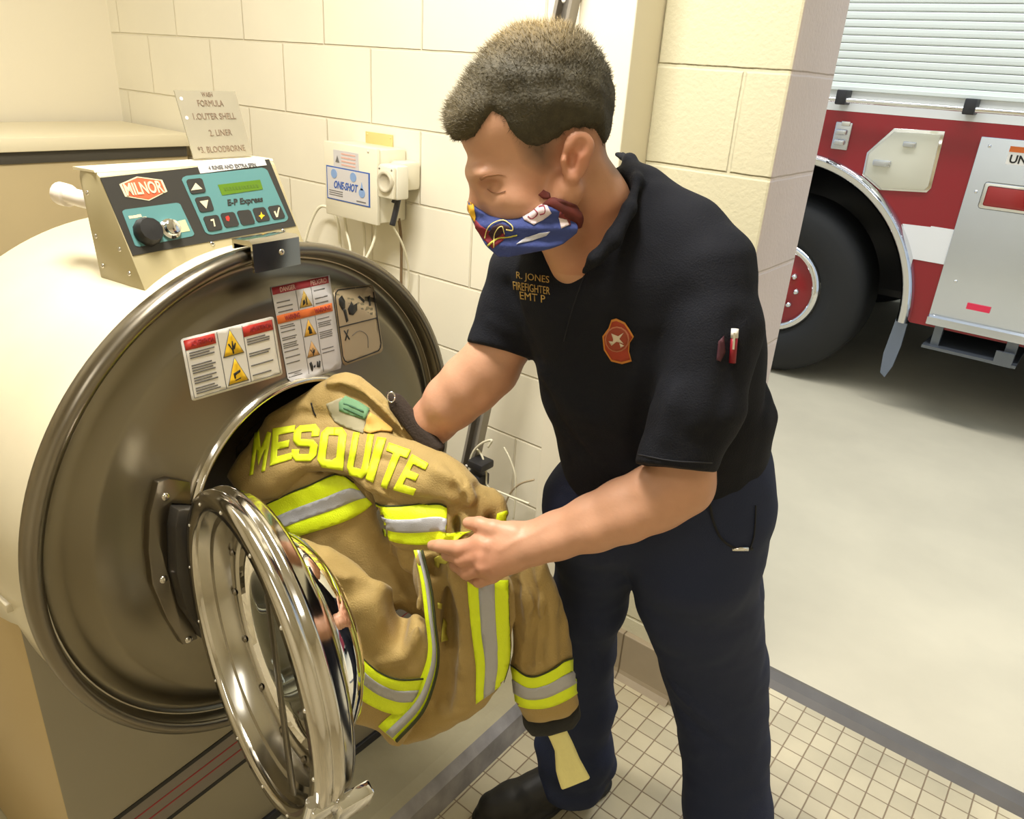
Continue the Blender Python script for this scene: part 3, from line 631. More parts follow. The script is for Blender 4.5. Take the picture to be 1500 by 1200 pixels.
sym = {0: ([(745, 280), (775, 228), (822, 270)], m_crm), 1: ([(803, 355), (862, 345), (850, 404)], m_crm), 3: ([(980, 462), (1000, 452), (1010, 470), (1005, 492), (988, 486)], m_red), 5: ([(1225, 425), (1233, 445), (1252, 452), (1236, 462), (1228, 478), (1220, 462), (1208, 455), (1222, 446)], m_yel), 6: ([(1312, 425), (1322, 420), (1332, 446), (1345, 396), (1353, 396), (1340, 462), (1330, 464)], m_crm), 2: ([(878, 480), (900, 474), (912, 525), (903, 528), (896, 488), (880, 490)], m_crm)}
for i, q in enumerate(btn):
    fpoly('button', rnd(z8(*q), .14), 0, .003, m_fblk, cons)
    if i in sym: fpoly('button_symbol', z8(*sym[i][0]), .003, .0034, sym[i][1], cons)
sk = fpoly('sticker', z8((792, 110), (1252, 68), (1266, 104), (812, 162)), 0, .0022, m_lab, cons)
ftext('4 RINSE AND EXTRA SPIN', z8((1032, 113))[0], .0085, m_txt, cons, wfit=.088, z=.0026)
fpoly('yellow_sticker', z8((655, 490), (705, 478), (740, 556), (680, 566)), 0, .0022, mat('sticker_cream', (206, 204, 150), .5), cons)
b = MB(); KM = FM@frame((*z8((445, 565))[0], .001), (1, 0, 0), (0, 1, 0)); b.lathe([(.020, 0), (.0205, .004), (.019, .010), (.0165, .016), (.0001, .017)], KM, 12); kb = b.build('selector_knob', m_blk, cons, ang=30)
b = MB(); KM = FM@frame((*z8((602, 545))[0], .001), (1, 0, 0), (0, 1, 0)); b.lathe([(.015, 0), (.015, .004), (.011, .006), (.011, .013), (.009, .0145), (.0001, .0145)], KM, 24); b.box((-.0012, -.006, .0145), (.0012, .006, .0149), KM); b.build('key_switch', m_chr, cons, ang=40)
b = MB()
for q in ((335, 462), (365, 458), (392, 452), (430, 468)): c_ = z8(q)[0]; b.box((c_[0]-.003, c_[1]-.002, .0018), (c_[0]+.003, c_[1]+.002, .0021), FM)
b.build_each('knob_mark', m_crm, cons, smooth=False)
b = MB()
for q in ((898, 640), (1385, 552)): c_ = z8(q)[0]; b.dome(FO+WY*c_[0]+fv*c_[1], FN, .004)
for p in ((-.166, .50), (-.163, .44), (-.158, .398), (-.09, .398), (-.105, .43)): b.dome(wl((p[0], -.1762, p[1])), -WY, .0035)
b.build_each('screw', m_ssp, cons)
# ---- hinge bracket on the front
FP_ = WC+WN*.018
def dc_(x, y): q = onpl(x, y, FP_, WN)-WC; return (q@WY, q@WZ)
DM = frame(WC, WY, WZ)
def dpoly(name, pts, z0, z1, m, par, bev=0., ang=40): b = MB(); b.prism([dc_(*p) for p in pts], z0, z1, DM, bev); return b.build(name, m, par, ang=ang)
hb = dpoly('hinge_bracket', [(228, 705), (245, 699), (276, 705), (277, 738), (248, 736), (241, 765), (243, 832), (257, 880), (277, 905), (287, 934), (265, 943), (241, 904), (220, 855), (214, 805), (216, 755)], .006, .024, m_rim, t, .002)
b = MB(); b.prism([dc_(*p) for p in [(245, 738), (276, 738), (286, 930), (276, 912), (257, 884), (243, 832), (241, 765)]], .006, .045, DM, .003); b.build('hinge_block', mat('hinge_dark', (72, 68, 62), .4, .6), t, ang=40)
b = MB(); 
for x, y in ((239, 726), (236, 847), (273, 935)): q = dc_(x, y); b.dome(WC+WY*q[0]+WZ*q[1]+WN*.024, WN, .0065)
b.build_each('rivet', m_ssp, hb)
# ---- door, swung open
DC = np.array([-.711, .411, .889]); ND = nrm([-.225, -.974, 0.]); HD = np.array([.974, -.225, 0.]); HD /= np.linalg.norm(HD)
DL = frame(DC, HD, np.array([0, 0, 1.]));
if DL[:3, 2]@ND < 0: DL = frame(DC, -HD, np.array([0, 0, 1.]))
HDs = 1. if DL[:3, 0]@HD > 0 else -1.
b = MB(); b.lathe([(.192, -.004), (.196, .002), (.214, .002), (.220, -.003), (.221, -.012), (.218, -.015), (.218, -.018), (.2215, -.021), (.2215, -.028), (.217, -.031), (.211, -.042), (.204, -.050), (.200, -.051), (.198, -.049), (.198, -.045), (.197, -.03)], DL, 128, closed=True)
door = b.build('door', m_ssp, t, ang=60)
b = MB(); b.lathe([(.196, -.002), (.188, -.016), (.186, -.022), (.178, -.024), (.174, -.034), (.172, -.046), (.163, -.048), (.158, -.052), (.156, -.056), (.160, -.058), (.175, -.054), (.1985, -.046)], DL, 128, closed=True); b.build('inner_ring', mat('ring_stainless', (188, 184, 174), .2, 1., rnoise=.05), door, ang=50)
m_glass = mat('door_glass', (225, 232, 222), .02, trans=1., ior=1.45)
gp = [(.157, -.056), (.150, -.075), (.135, -.096), (.105, -.115), (.06, -.126), (.0005, -.130)]; gi = [(r_*.965, h_+.005) for r_, h_ in gp][::-1]; gi[0] = (.0005, -.125)
b = MB(); b.lathe(gp+gi, DL, 96, closed=True); b.build('door_glass', m_glass, door)
for k in range(14):
    a = 2*math.pi*(k+.3)/14; c_ = DC+(DL[:3, 0]*math.cos(a)+DL[:3, 1]*math.sin(a))*.1665+DL[:3, 2]*(-.047)
    b = MB(); b.dome(c_, DL[:3, 2], .0055, .005); b.build('bolt', m_rim, door)
for k in range(14):
    a = 2*math.pi*(k+.8)/14; c_ = DC+(DL[:3, 0]*math.cos(a)+DL[:3, 1]*math.sin(a))*.205+DL[:3, 2]*.002
    b = MB(); b.dome(c_, DL[:3, 2], .0028, .002); b.build('stud', m_chr, door)
# latch at the free edge, hinge arm at the other
def dl(x, y, z): return DC+HD*x+np.array([0, 0, 1.])*y+DL[:3, 2]*z
b = MB(); LM = frame(dl(.206, -.078, -.03), nrm(dl(.206, -.078, 0)-DC), np.array([0, 0, 1.])-0*HD) if False else None
ra = nrm(HD*.94-np.array([0, 0, 1.])*.35); ta = nrm(np.cross(DL[:3, 2], ra)); LM = np.eye(4); LM[:3, 0] = ra; LM[:3, 1] = ta; LM[:3, 2] = np.cross(ra, ta); LM[:3, 3] = DC
sz = 1 if LM[:3, 2]@DL[:3, 2] > 0 else -1
def zz(a, c): return (min(a*sz, c*sz), max(a*sz, c*sz))
z0_, z1_ = zz(-.062, -.02); b.box((.216, -.022, z0_), (.234, .022, z1_), LM, .003)
z0_, z1_ = zz(-.035, .008); b.box((.20, -.014, z0_), (.222, .014, z1_), LM, .004); b.cyl(LM[:3, :3]@np.array([.21, -.024, .006*sz])+DC, LM[:3, :3]@np.array([.21, .024, .006*sz])+DC, .007)
b.build('latch', m_chr, door, ang=40)
b = MB(); b.tube([dl(-.212, .06, -.02), dl(-.24, .03, -.02), dl(-.258, 0., -.02), dl(-.24, -.05, -.02), dl(-.214, -.08, -.02)], .011, 10); b.build('hinge_arm', m_rim, door)
BA = onpl(392, 872, DC+DL[:3, 2]*(-.045), ND); BB = onpl(434, 1196, DC+DL[:3, 2]*(-.012), ND)
b = MB(); bd = nrm(BB-BA); bm_ = frame((BA+BB)/2, bd, None, ND); Lh = np.linalg.norm(BB-BA)/2; b.box((-Lh, -.009, -.002), (Lh, .009, .002), bm_, .001); b.build('reflection_bar', mat('reflection_bar_grey', (120, 114, 102), .3, .9), door, ang=40)  # added bar standing in for a reflection in the door glass
# ---- warning labels stuck on the front panel
fb = BVHTree.FromPolygons([tuple(v) for v in FP.V], FP.F)
def sw(name, polys, m, par, off, step=7): return sew(name, fb, polys, m, par, off=off, step=step, thick=.0003)
def Q(quad, u, v):
    a, b_, c_, d = [np.array(p, float) for p in quad]; p = (a*(1-u)+b_*u)*(1-v)+(d*(1-u)+c_*u)*v; return (p[0], p[1])
def rect(quad, u0, v0, u1, v1): return [Q(quad, u0, v0), Q(quad, u1, v0), Q(quad, u1, v1), Q(quad, u0, v1)]
def sew_text(name, bvh, s, quad, m, par, off, bold=True, sub=True, thick=.0003, jump=.03, shear=0.):
    V, F_ = text_mesh(s, 1., bold=bold, shear=shear); V = np.array(V); lo = V[:, :2].min(0); hi = V[:, :2].max(0)
    bm = bmesh.new(); vs = {}; 
    for i, v in enumerate(V):
        vs[i] = bm.verts.new(((v[0]-lo[0])/(hi[0]-lo[0]), 1-(v[1]-lo[1])/(hi[1]-lo[1]), v[2]))
    for f in F_:
        zc = [V[i][2] for i in f]
        if max(zc) > 0 and min(zc) > 0 and abs(max(zc)-min(zc)) < 1e-7:
            try: bm.faces.new([vs[i] for i in f])
            except ValueError: pass
    bmesh.ops.triangulate(bm, faces=bm.faces[:])
    if sub: bmesh.ops.subdivide_edges(bm, edges=[e for e in bm.edges if e.calc_length() > .03], cuts=2, use_grid_fill=True); bmesh.ops.triangulate(bm, faces=bm.faces[:])
    W3 = {}; idx = []
    bm.verts.index_update(); OV = []
    for v in bm.verts:
        p = Q(quad, v.co.x, v.co.y); h_ = hit(bvh, p[0], p[1], off); OV.append(h_)
    FF = [[v.index for v in f.verts] for f in bm.faces]; FF = [f for f in FF if all(OV[i] is not None for i in f) and max(np.linalg.norm(OV[f[i]]-OV[f[i-1]]) for i in range(3)) < jump]
    bm.free()
    if not FF: return None
    us = sorted(set(i for f in FF for i in f)); mp = {o_: k for k, o_ in enumerate(us)}; OV = np.array([OV[i] for i in us]); FF = [[mp[i] for i in f] for f in FF]
    FF = [f if np.cross(OV[f[1]]-OV[f[0]], OV[f[2]]-OV[f[0]])@(OV[f[0]]-CAM) < 0 else f[::-1] for f in FF]
    o_ = mk(name, OV, FF, m, par); md = o_.modifiers.new('thick', 'SOLIDIFY'); md.thickness = thick; md.offset = 1; return o_
def small_print(lab, quad, u0, u1, v0, v1, n, m=None, gaps=()):
    P = []; r_ = random.Random(n*7+int(u0*100))
    for k in range(n):
        if k in gaps: continue
        v = v0+(v1-v0)*k/n; e = u0+(u1-u0)*(.7+.3*r_.random()); P.append(rect(quad, u0, v, e, v+(v1-v0)/n*.5))
    sw('small_print', P, m or m_txt, lab, .0012, 14)
q1 = [(264, 497), (400, 463), (414, 549), (281, 588)]
l1 = sw('warning_label', [rnd(q1, .03)], m_lab, t, .0004)
sw('heading_bar', [rect(q1, .03, .04, .36, .2)], m_red, l1, .001); sw('heading_bar', [rect(q1, .655, .05, .98, .22)], m_red, l1, .001)
sew_text('lettering', fb, 'ADVERTENCIA', rect(q1, .10, .075, .34, .16), m_dred, l1, .0015, sub=False); sew_text('lettering', fb, 'ADVERTENCIA', rect(q1, .73, .09, .96, .17), m_dred, l1, .0015, sub=False)
sw('divider_line', [line_poly([Q(q1, .385, .03), Q(q1, .385, .96)], .9, 1), line_poly([Q(q1, .655, .03), Q(q1, .655, .96)], .9, 1), line_poly([Q(q1, .03, .96), Q(q1, .97, .96)], .7, 1), line_poly([Q(q1, .03, .05), Q(q1, .03, .96)], .7, 1), line_poly([Q(q1, .975, .05), Q(q1, .975, .96)], .7, 1)], m_txt, l1, .001)
small_print(l1, q1, .06, .34, .24, .93, 17, gaps=(3, 4, 9, 13)); small_print(l1, q1, .68, .95, .26, .9, 16, gaps=(3, 4, 9, 13))
def tri(quad, cu, cv, w, h, f=1.): return [Q(quad, cu, cv-h*.6*f), Q(quad, cu+w*f, cv+h*.4*f), Q(quad, cu-w*f, cv+h*.4*f)]
def hazard(lab, quad, cu, cv, w, h, kind, m=None):
    sw('hazard_border', [tri(quad, cu, cv, w, h)], m_txt, lab, .001); sw('hazard_triangle', [tri(quad, cu, cv, w, h, .9)], m or m_yel, lab, .0014)
    S_ = {0: [[(-.45, -.1), (-.3, -.15), (-.1, .25), (.0, -.25), (.1, -.25), (.1, .1), (.3, -.1), (.38, -.05), (.2, .3), (.05, .35), (.05, .6), (-.1, .6), (-.1, .35)]], 1: [[(-.4, .0), (.35, -.15), (.35, .0), (-.2, .15), (-.2, .35), (-.35, .35)], [(-.3, .45), (.3, .38), (.3, .45), (-.3, .52)]], 2: [[(-.2, .5), (-.15, .1), (-.3, .0), (-.1, -.3), (.1, -.3), (.3, .1), (.35, .5)]], 3: [[(-.5, .5), (-.4, 0), (-.1, -.1), (0, .3)], [(.1, .5), (.1, -.2), (.25, -.4), (.3, .5)]]}[kind]
    sw('hazard_figure', [[Q(quad, cu+x*w*.9, cv+y*h*.55) for x, y in s_] for s_ in S_], m_blk, lab, .0018, 5)
hazard(l1, q1, .52, .29, .115, .44, 0); hazard(l1, q1, .52, .75, .115, .44, 1)
q2 = [(396, 421), (482, 403), (501, 541), (421, 565)]
l2 = sw('warning_label', [[Q(q2, 0, 0), Q(q2, 1, 0), Q(q2, 1, .93), Q(q2, .97, .985), Q(q2, .1, 1), Q(q2, .02, .93)]], m_labg, t, .0009)
sw('heading_bar', [rect(q2, .01, .01, .97, .085)], m_dred, l2, .0015); sw('heading_bar', [rect(q2, .01, .29, .97, .375)], m_org, l2, .0015)
sew_text('lettering', fb, 'DANGER', rect(q2, .14, .025, .4, .075), m_pink, l2, .002, sub=False); sew_text('lettering', fb, 'PELIGRO', rect(q2, .66, .025, .93, .075), m_pink, l2, .002, sub=False)
sew_text('lettering', fb, 'WARNING', rect(q2, .14, .305, .40, .36), m_dred, l2, .002, sub=False); sew_text('lettering', fb, 'WARNING', rect(q2, .66, .305, .93, .36), m_dred, l2, .002, sub=False)
sw('divider_line', [line_poly([Q(q2, .40, .09), Q(q2, .40, .29)], .7, 1), line_poly([Q(q2, .66, .09), Q(q2, .66, .29)], .7, 1), line_poly([Q(q2, .40, .38), Q(q2, .40, .97)], .7, 1), line_poly([Q(q2, .66, .38), Q(q2, .66, .97)], .7, 1)], m_txt, l2, .0015)
small_print(l2, q2, .05, .36, .11, .28, 7, gaps=(1,)); small_print(l2, q2, .70, .95, .10, .28, 7, gaps=(2,)); small_print(l2, q2, .04, .37, .40, .96, 28, gaps=(5, 14)); small_print(l2, q2, .69, .97, .40, .93, 27, gaps=(6, 15))
hazard(l2, q2, .53, .20, .115, .18, 3, mat('label_tan', (206, 170, 80), .5)); hazard(l2, q2, .53, .50, .115, .18, 2, mat('label_amber', (214, 164, 60), .5)); hazard(l2, q2, .53, .72, .12, .17, 0, mat('label_brown', (192, 148, 92), .5))
sw('hand_mark', [[Q(q2, u/100, v/100) for u, v in s_] for s_ in ([(43, 84), (47, 83), (49, 88), (47, 93), (45, 93)], [(50, 88), (53, 87), (53, 89), (50, 90)], [(55, 90), (57, 84), (59, 85), (58, 90), (61, 84), (63, 85), (61, 91)])], m_blk, l2, .002, 5)
q3 = [(489, 426), (545, 419), (559, 512), (503, 533)]
q3o = [Q(q3, -.02, -.03), Q(q3, 1.04, -.02), Q(q3, 1.03, 1.04), Q(q3, -.02, 1.03)]
l3 = sw('picture_label', [rnd(q3o, .06)], mat('label_clear', (176, 158, 128), .4, .3), t, .0004)
w3 = 1.6; cr = rnd(q3, .10)
sw('frame_line', [line_poly([cr[i-1], cr[i]], w3, 1) for i in range(len(cr))]+[line_poly([Q(q3, 0, .5), Q(q3, 1, .5)], w3, 1)], m_blk, l3, .001, 6)
sw('pictogram', [[Q(q3, u/100, v/100) for u, v in s_] for s_ in ([(8, 12), (18, 8), (24, 16), (22, 26), (14, 28), (8, 20)], [(16, 26), (24, 28), (26, 44), (20, 46)], [(28, 28), (36, 22), (40, 18), (44, 24), (54, 22), (52, 32), (40, 38), (30, 36)], [(58, 14), (62, 12), (74, 20), (72, 24)], [(84, 16), (90, 14), (88, 30), (84, 30)])], m_blk, l3, .001, 5)
sew_text('lettering', fb, 'X', rect(q3, .10, .56, .24, .70), m_blk, l3, .001, sub=False)
sw('pictogram', [line_poly([Q(q3, .3, .66), Q(q3, .5, .62), Q(q3, .68, .72), Q(q3, .66, .9)], .7, 4)], m_txt, l3, .001, 5)
# ================================================================== things on and beside the washer
bc = wl((-.170, .06, .5365)); tp_ = wl((-.200, .06, .634)); ud = nrm(tp_-bc); PM = frame(bc, WY, ud)
pb = [onpl(x, y, bc, PM[:3, 2]) for x, y in [(283, 231), (369, 226), (347, 134), (257, 134)]]; pq = [((p-bc)@WY, (p-bc)@ud) for p in pb]
zc = min(pq[0][1], pq[1][1]); x0 = pq[0][0]; x1 = pq[1][0]; hh = max(pq[2][1], pq[3][1])
t = thing('instruction_plate', 'grey metal plate of wash formulas standing on the washer control console', 'sign', tuple(bc))
b = MB(); b.box((x0, 0, -.001), (x1, hh, .001), PM); b.build('plate', mat('plate_grey', (176, 168, 146), .4, .3, noise=.05, nscale=12), t, smooth=False)
def pt(s, fx, fy, h, w): 
    V, F_ = text_mesh(s, h, bold=False); V = np.array(V); V[:, :2] -= (V[:, :2].max(0)+V[:, :2].min(0))/2; V[:, 0] *= w/np.ptp(V[:, 0])
    b = MB(); b.add(V, F_, PM@frame((x0+(x1-x0)*fx, hh*fy, .0012), (1, 0, 0), (0, 1, 0))); b.build('lettering', mat('engraved', (128, 108, 88), .5), t, smooth=False)
pt('WASH', .50, .945, .010, .020); pt('FORMULA', .52, .815, .0135, .047); pt('1.OUTER SHELL', .53, .62, .0135, .078); pt('2. LINER', .55, .37, .0135, .042); pt('*3. BLOODBORNE', .5, .125, .0135, .088)
b = MB()
for fy in (.88, .60): b.lathe([(.0001, .0013), (.0028, .0013)], PM@frame((x0+.008, hh*fy, 0), (1, 0, 0), (0, 1, 0)), 12)
b.build_each('screw_hole', m_lab, t)
t = bpy.data.objects.new('vent_pipe', None); COL.objects.link(t); t.parent = washer
pe = [wl((-.17, -.14, .478)), wl((-.215, -.156, .483)), wl((-.25, -.163, .487))]
b = MB(); b.tube(pe, [.0125, .0125, .0125], 14); b.build('pipe', mat('pvc_white', (228, 218, 205), .35), t)
b = MB(); b.tube([wl((-.245, -.163, .486)), wl((-.255, -.165, .487)), wl((-.264, -.166, .488)), wl((-.269, -.167, .488))], [.0165, .017, .0165, .009], 16); b.build('elbow', mat('pvc_white', (228, 218, 205), .35), t)
# ================================================================== the man
GND = np.array([-.43, 1.17, 0.])
man = thing('person', 'man in navy polo, trousers and printed face mask pulling a coat from the washer', 'person', tuple(GND))
HT = .95; HS = HT/FPX; HP0 = dep(785, 190, HT); HL = nrm(nrm(CAM-HP0)+.13*CR); HE1 = nrm(CR-HL*np.dot(CR, HL)); HE2 = np.cross(HL, HE1); HE2 = HE2 if HE2@CU < 0 else -HE2
def HPt(px, py, lat=0.): return HP0+HE1*(px-785)*HS+HE2*(py-190)*HS+HL*lat
def rot2(a): a = math.radians(a); return HE1*math.cos(a)+HE2*math.sin(a), -HE1*math.sin(a)+HE2*math.cos(a)
def hell(v, px, py, lat, a, b, c, ang=0, k=.012, mode='u'): x, y = rot2(ang); v.ell(HPt(px, py, lat), (x, y, HL), (a*HS, b*HS, c), k, mode)
body = Vol((-1.15, .55, 0.0), (.0, 1.55, 1.75), .0028)
# head
hell(body, 796, 150, 0, 90, 88, .074, 10, .03); hell(body, 738, 190, 0, 66, 62, .062, 20, .03); hell(body, 825, 175, 0, 58, 66, .068, 0, .03)
hell(body, 702, 250, 0, 22, 18, .052, 20, .014); hell(body, 760, 262, 0, 62, 55, .060, 0, .025); hell(body, 752, 305, 0, 50, 55, .052, 0, .025)
for s_ in (1, -1):
    hell(body, 716, 270, s_*.045, 17, 10, .013, 15, .012, 's')
    hell(body, 727, 273, s_*.034, 13, 12, .013, 0, .005)
    hell(body, 757, 290, s_*.046, 30, 20, .018, 20, .014)
    body.cone(HPt(822, 270, s_*.058), HPt(800, 320, s_*.050), .020, .018, .02); body.cone(HPt(800, 320, s_*.050), HPt(752, 346, s_*.016), .017, .014, .02)
    # ear
    hell(body, 830, 226, s_*.0745, 21, 34, .0075, 12, .004); hell(body, 833, 212, s_*.0785, 22, 22, .006, 12, .003)
    hell(body, 823, 229, s_*.083, 8, 15, .010, 8, .003, 's'); hell(body, 834, 212, s_*.086, 10, 12, .0075, 12, .003, 's'); hell(body, 812, 230, s_*.077, 4.5, 7, .006, 0, .003)
    hell(body, 826, 254, s_*.077, 9, 8, .006, 0, .004)
body.cone(HPt(698, 274), HPt(694, 300), .0075, .011, .010); hell(body, 703, 306, 0, 11, 8, .017, 0, .008)
hell(body, 716, 345, 0, 10, 5, .024, 0, .006)
# neck and trunk
body.chain([(835, 235, .965, 50), (868, 300, .99, 51), (885, 360, 1.03, 60)], .02); body.chain([(800, 330, .97, 24), (835, 372, 1.0, 30), (850, 400, 1.03, 40)], .02)
body.chain([(905, 350, 1.05, 56), (905, 450, 1.09, 70), (935, 600, 1.17, 66), (960, 700, 1.25, 70)], .03)
body.chain([(905, 350, 1.05, 56), (1030, 385, .995, 46)], .03); body.chain([(905, 350, 1.05, 56), (785, 410, 1.14, 42)], .03)
# left arm (nearest), elbow, forearm
body.chain([(1030, 385, .995, 46), (1012, 560, 1.02, 45), (1000, 700, 1.055, 46)], .012)
body.chain([(998, 702, 1.055, 46), (962, 727, 1.07, 47), (915, 748, 1.085, 46), (870, 766, 1.10, 41), (815, 785, 1.125, 34), (780, 796, 1.135, 31.5)], .012)
body.chain([(1004, 716, 1.06, 40), (955, 742, 1.07, 38)], .01)
def hand(pts, k=.008): body.chain(pts, k)
body.chain([(780, 796, 1.135, 31), (742, 800, 1.14, 31)], .01)
hand([(748, 792, 1.14, 28), (710, 797, 1.14, 22)], .012); hand([(750, 812, 1.14, 28), (716, 822, 1.14, 24)], .012); hand([(735, 820, 1.145, 24), (722, 836, 1.15, 17)], .01)
hand([(712, 796, 1.135, 14.5), (672, 803, 1.145, 11.5), (644, 800, 1.165, 9.5), (633, 799, 1.18, 8)], .004)
hand([(708, 813, 1.132, 15), (676, 819, 1.15, 11.5), (656, 812, 1.18, 9.5), (652, 806, 1.195, 8)], .004)
hand([(708, 830, 1.138, 14.5), (684, 838, 1.158, 11.5), (668, 828, 1.19, 9.5), (664, 820, 1.205, 8)], .004)
hand([(720, 843, 1.15, 12.5), (702, 851, 1.17, 10), (686, 842, 1.20, 9), (682, 834, 1.21, 7.5)], .004)
hand([(752, 782, 1.128, 17), (722, 774, 1.13, 12.5), (702, 768, 1.14, 11), (686, 766, 1.155, 9)], .005)
for q in ((711, 800), (706, 816), (706, 832)): body.chain([(q[0], q[1], 1.122, 7)], .01)
body.fold([(690, 781, 1.135), (706, 787, 1.125), (722, 790, 1.12)], -.003, .003)
body.fold([(800, 772, 1.10), (760, 790, 1.105), (730, 806, 1.11)], .0018, .0035); body.fold([(930, 735, 1.035), (860, 760, 1.06), (800, 778, 1.095)], -.002, .012)
# right arm reaching into the collar
body.chain([(785, 410, 1.14, 44), (742, 495, 1.17, 41), (716, 538, 1.185, 44)], .012)
body.chain([(716, 538, 1.185, 44), (690, 562, 1.20, 44), (662, 588, 1.22, 40), (636, 616, 1.25, 33), (618, 640, 1.285, 28)], .012)
body.fold([(722, 520, 1.145), (690, 545, 1.16), (655, 575, 1.19)], .003, .010); body.fold([(700, 580, 1.16), (670, 600, 1.19)], -.003, .010); body.fold([(640, 572, 1.19), (618, 600, 1.22)], .0016, .004)
body.chain([(618, 640, 1.285, 28), (600, 662, 1.31, 26)], .01)
for i, (x, y, t1) in enumerate(((578, 650, 1.33), (582, 664, 1.325), (588, 677, 1.32), (596, 688, 1.315))):
    body.chain([(602-i*2, 655+i*8, 1.315, 12), (x, y, t1, 9.5), (x-14, y+6, t1+.03, 8.5), (x-12, y+14, t1+.05, 7.5)], .004)
body.chain([(612, 652, 1.29, 14), (592, 668, 1.27, 11), (578, 678, 1.275, 9)], .005)
# legs inside the trousers
body.chain([(960, 700, 1.25, 70), (1020, 780, 1.27, 66), (1032, 900, 1.40, 50), (1052, 985, 1.50, 44), (1062, 1110, 1.565, 40), (1072, 1262, 1.6, 32), (1072, 1290, 1.62, 32)], .02)
body.chain([(940, 710, 1.28, 62), (882, 790, 1.37, 46), (860, 880, 1.505, 34), (848, 960, 1.61, 32), (846, 1040, 1.70, 32), (842, 1120, 1.79, 26), (838, 1140, 1.81, 28)], .02)
P, Qd = drop_islands(*body.mesh(), 400)
# natural colour changes of the skin: redder neck, ears and knuckles, cropped hair round the temples
U = (P-HP0); hx = U@HE1/HS+785; hy = U@HE2/HS+190; hz = U@HL
tint = np.ones((len(P), 3)); g = lambda x, y, z, cx, cy, cz, r: np.exp(-(((x-cx)**2+(y-cy)**2+(z-cz)**2)/(r*r)))
headm = P[:, 2] > 1.36
def mulr(mask, c):
    global tint
    tint = tint*(1-mask[:, None])+tint*np.array(c)*mask[:, None]
ear = np.exp(-(((hx-830)/26)**2+((hy-226)/36)**2))*headm; mulr(ear*.8, (.92, .66, .62)); mulr(np.clip((hx-800)/60, 0, 1)*np.clip((hy-265)/40, 0, 1)*headm*.75, (.84, .62, .52)); mulr(np.exp(-(((hx-775)/40)**2+((hy-265)/26)**2))*headm*.45, (.95, .74, .66))
FPO = np.array([(600, 0), (600, 190), (657, 204), (690, 200), (704, 187), (716, 172), (730, 184), (741, 204), (756, 236), (786, 254), (806, 246), (812, 214), (826, 196), (862, 196), (874, 226), (892, 256), (960, 270), (960, 0)], float)
st_ = np.clip(-poly_sd(hx, hy, FPO)/26, 0, 1)**.8*headm*(hy < 268); mulr(st_, (.25, .28, .28))
P2 = [(dep(690, 820, 1.12), .05), (dep(640, 620, 1.25), .05)]
for c_, r_ in P2: mulr(np.exp(-(((P-c_)**2).sum(1))/(r_*r_))*.6, (.96, .74, .70))
m_skin = mat('skin', (204, 154, 124), .5, noise=.07, nscale=30, sss=.08, attr='tint', bump=.12, bscale=220)
mk('body', P, Qd, m_skin, man, attr={'tint': tint})
bodybvh = bvh_of(P, Qd)
sew('eyelashes', bodybvh, line_poly([(714, 277), (722, 282), (732, 283), (741, 280)], 1.1), mat('lash_brown', (160, 115, 88), .7), man, .0006, 2, .0008)
sew('eyebrow', bodybvh, [[(702, 261), (714, 256), (730, 254), (742, 257), (730, 257), (714, 259), (705, 264)]], mat('brow_brown', (172, 124, 92), .8), man, .0004, 3, .0006)
# ---- hair: clipped cap with short upright strands
HPOLY = [(560, -20), (560, 150), (636, 196), (657, 206), (674, 205), (690, 201), (703, 188), (716, 168), (728, 178), (742, 200), (756, 214), (778, 222), (800, 205), (822, 190), (862, 190), (876, 214), (896, 236), (960, 250), (960, -20)]
hair = Vol(HP0-.17, HP0+.17, .0026)
hell(hair, 799, 147, 0, 93, 97, .081, 10, .025); hell(hair, 733, 182, 0, 72, 60, .065, 25, .025); hell(hair, 828, 174, 0, 61, 76, .0785, 0, .025); hell(hair, 744, 129, 0, 80, 49, .055, -52, .025); hell(hair, 682, 178, 0, 28, 22, .044, -40, .02)
def cut(X, Y, Z):
    x, y, z = X-HP0[0], Y-HP0[1], Z-HP0[2]; u = (x*HE1[0]+y*HE1[1]+z*HE1[2])/HS+785; v = (x*HE2[0]+y*HE2[1]+z*HE2[2])/HS+190
    wob = 1.2*np.sin(u*.45)+1.5*np.sin(u*1.3+v*.3)
    return poly_sd(u, v+wob, np.array(HPOLY, float))*HS
hair.op(lambda X, Y, Z: .004*np.clip(1+cut(X, Y, Z)/HS/10, 0, 1)*np.clip(((X-HP0[0])*HE1[0]+(Y-HP0[1])*HE1[1]+(Z-HP0[2])*HE1[2])/HS/30+(785-675)/30., 0, 1), HP0-.17, HP0+.17, mode='add', pad=0)
hair.op(cut, HP0-.17, HP0+.17, .004, 'i', 0); hair.wrinkle(.0016, 130, 3)
PH, QH = drop_islands(*hair.mesh(), 300)
tri_ = PH[QH]; cen = tri_.mean(1); nn_ = np.cross(tri_[:, 1]-tri_[:, 0], tri_[:, 2]-tri_[:, 0]); nn_ /= np.linalg.norm(nn_, axis=1)[:, None]+1e-12
u_ = (cen-HP0)@HE1/HS+785; v_ = (cen-HP0)@HE2/HS+190; w_l = (cen-HP0)@HL
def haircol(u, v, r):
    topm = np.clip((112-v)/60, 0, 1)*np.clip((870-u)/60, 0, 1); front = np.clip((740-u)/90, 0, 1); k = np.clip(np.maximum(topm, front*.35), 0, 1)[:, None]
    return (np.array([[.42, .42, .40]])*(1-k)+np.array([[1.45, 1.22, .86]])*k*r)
uv = (PH-HP0)@HE1/HS+785; vv = (PH-HP0)@HE2/HS+190
mh = mat('hair_brown', (98, 90, 66), .75, noise=.3, nscale=90, bump=.8, bscale=260, attr='hcol')
ho = mk('hair', PH, QH, mh, man, attr={'hcol': haircol(uv, vv, .75)})
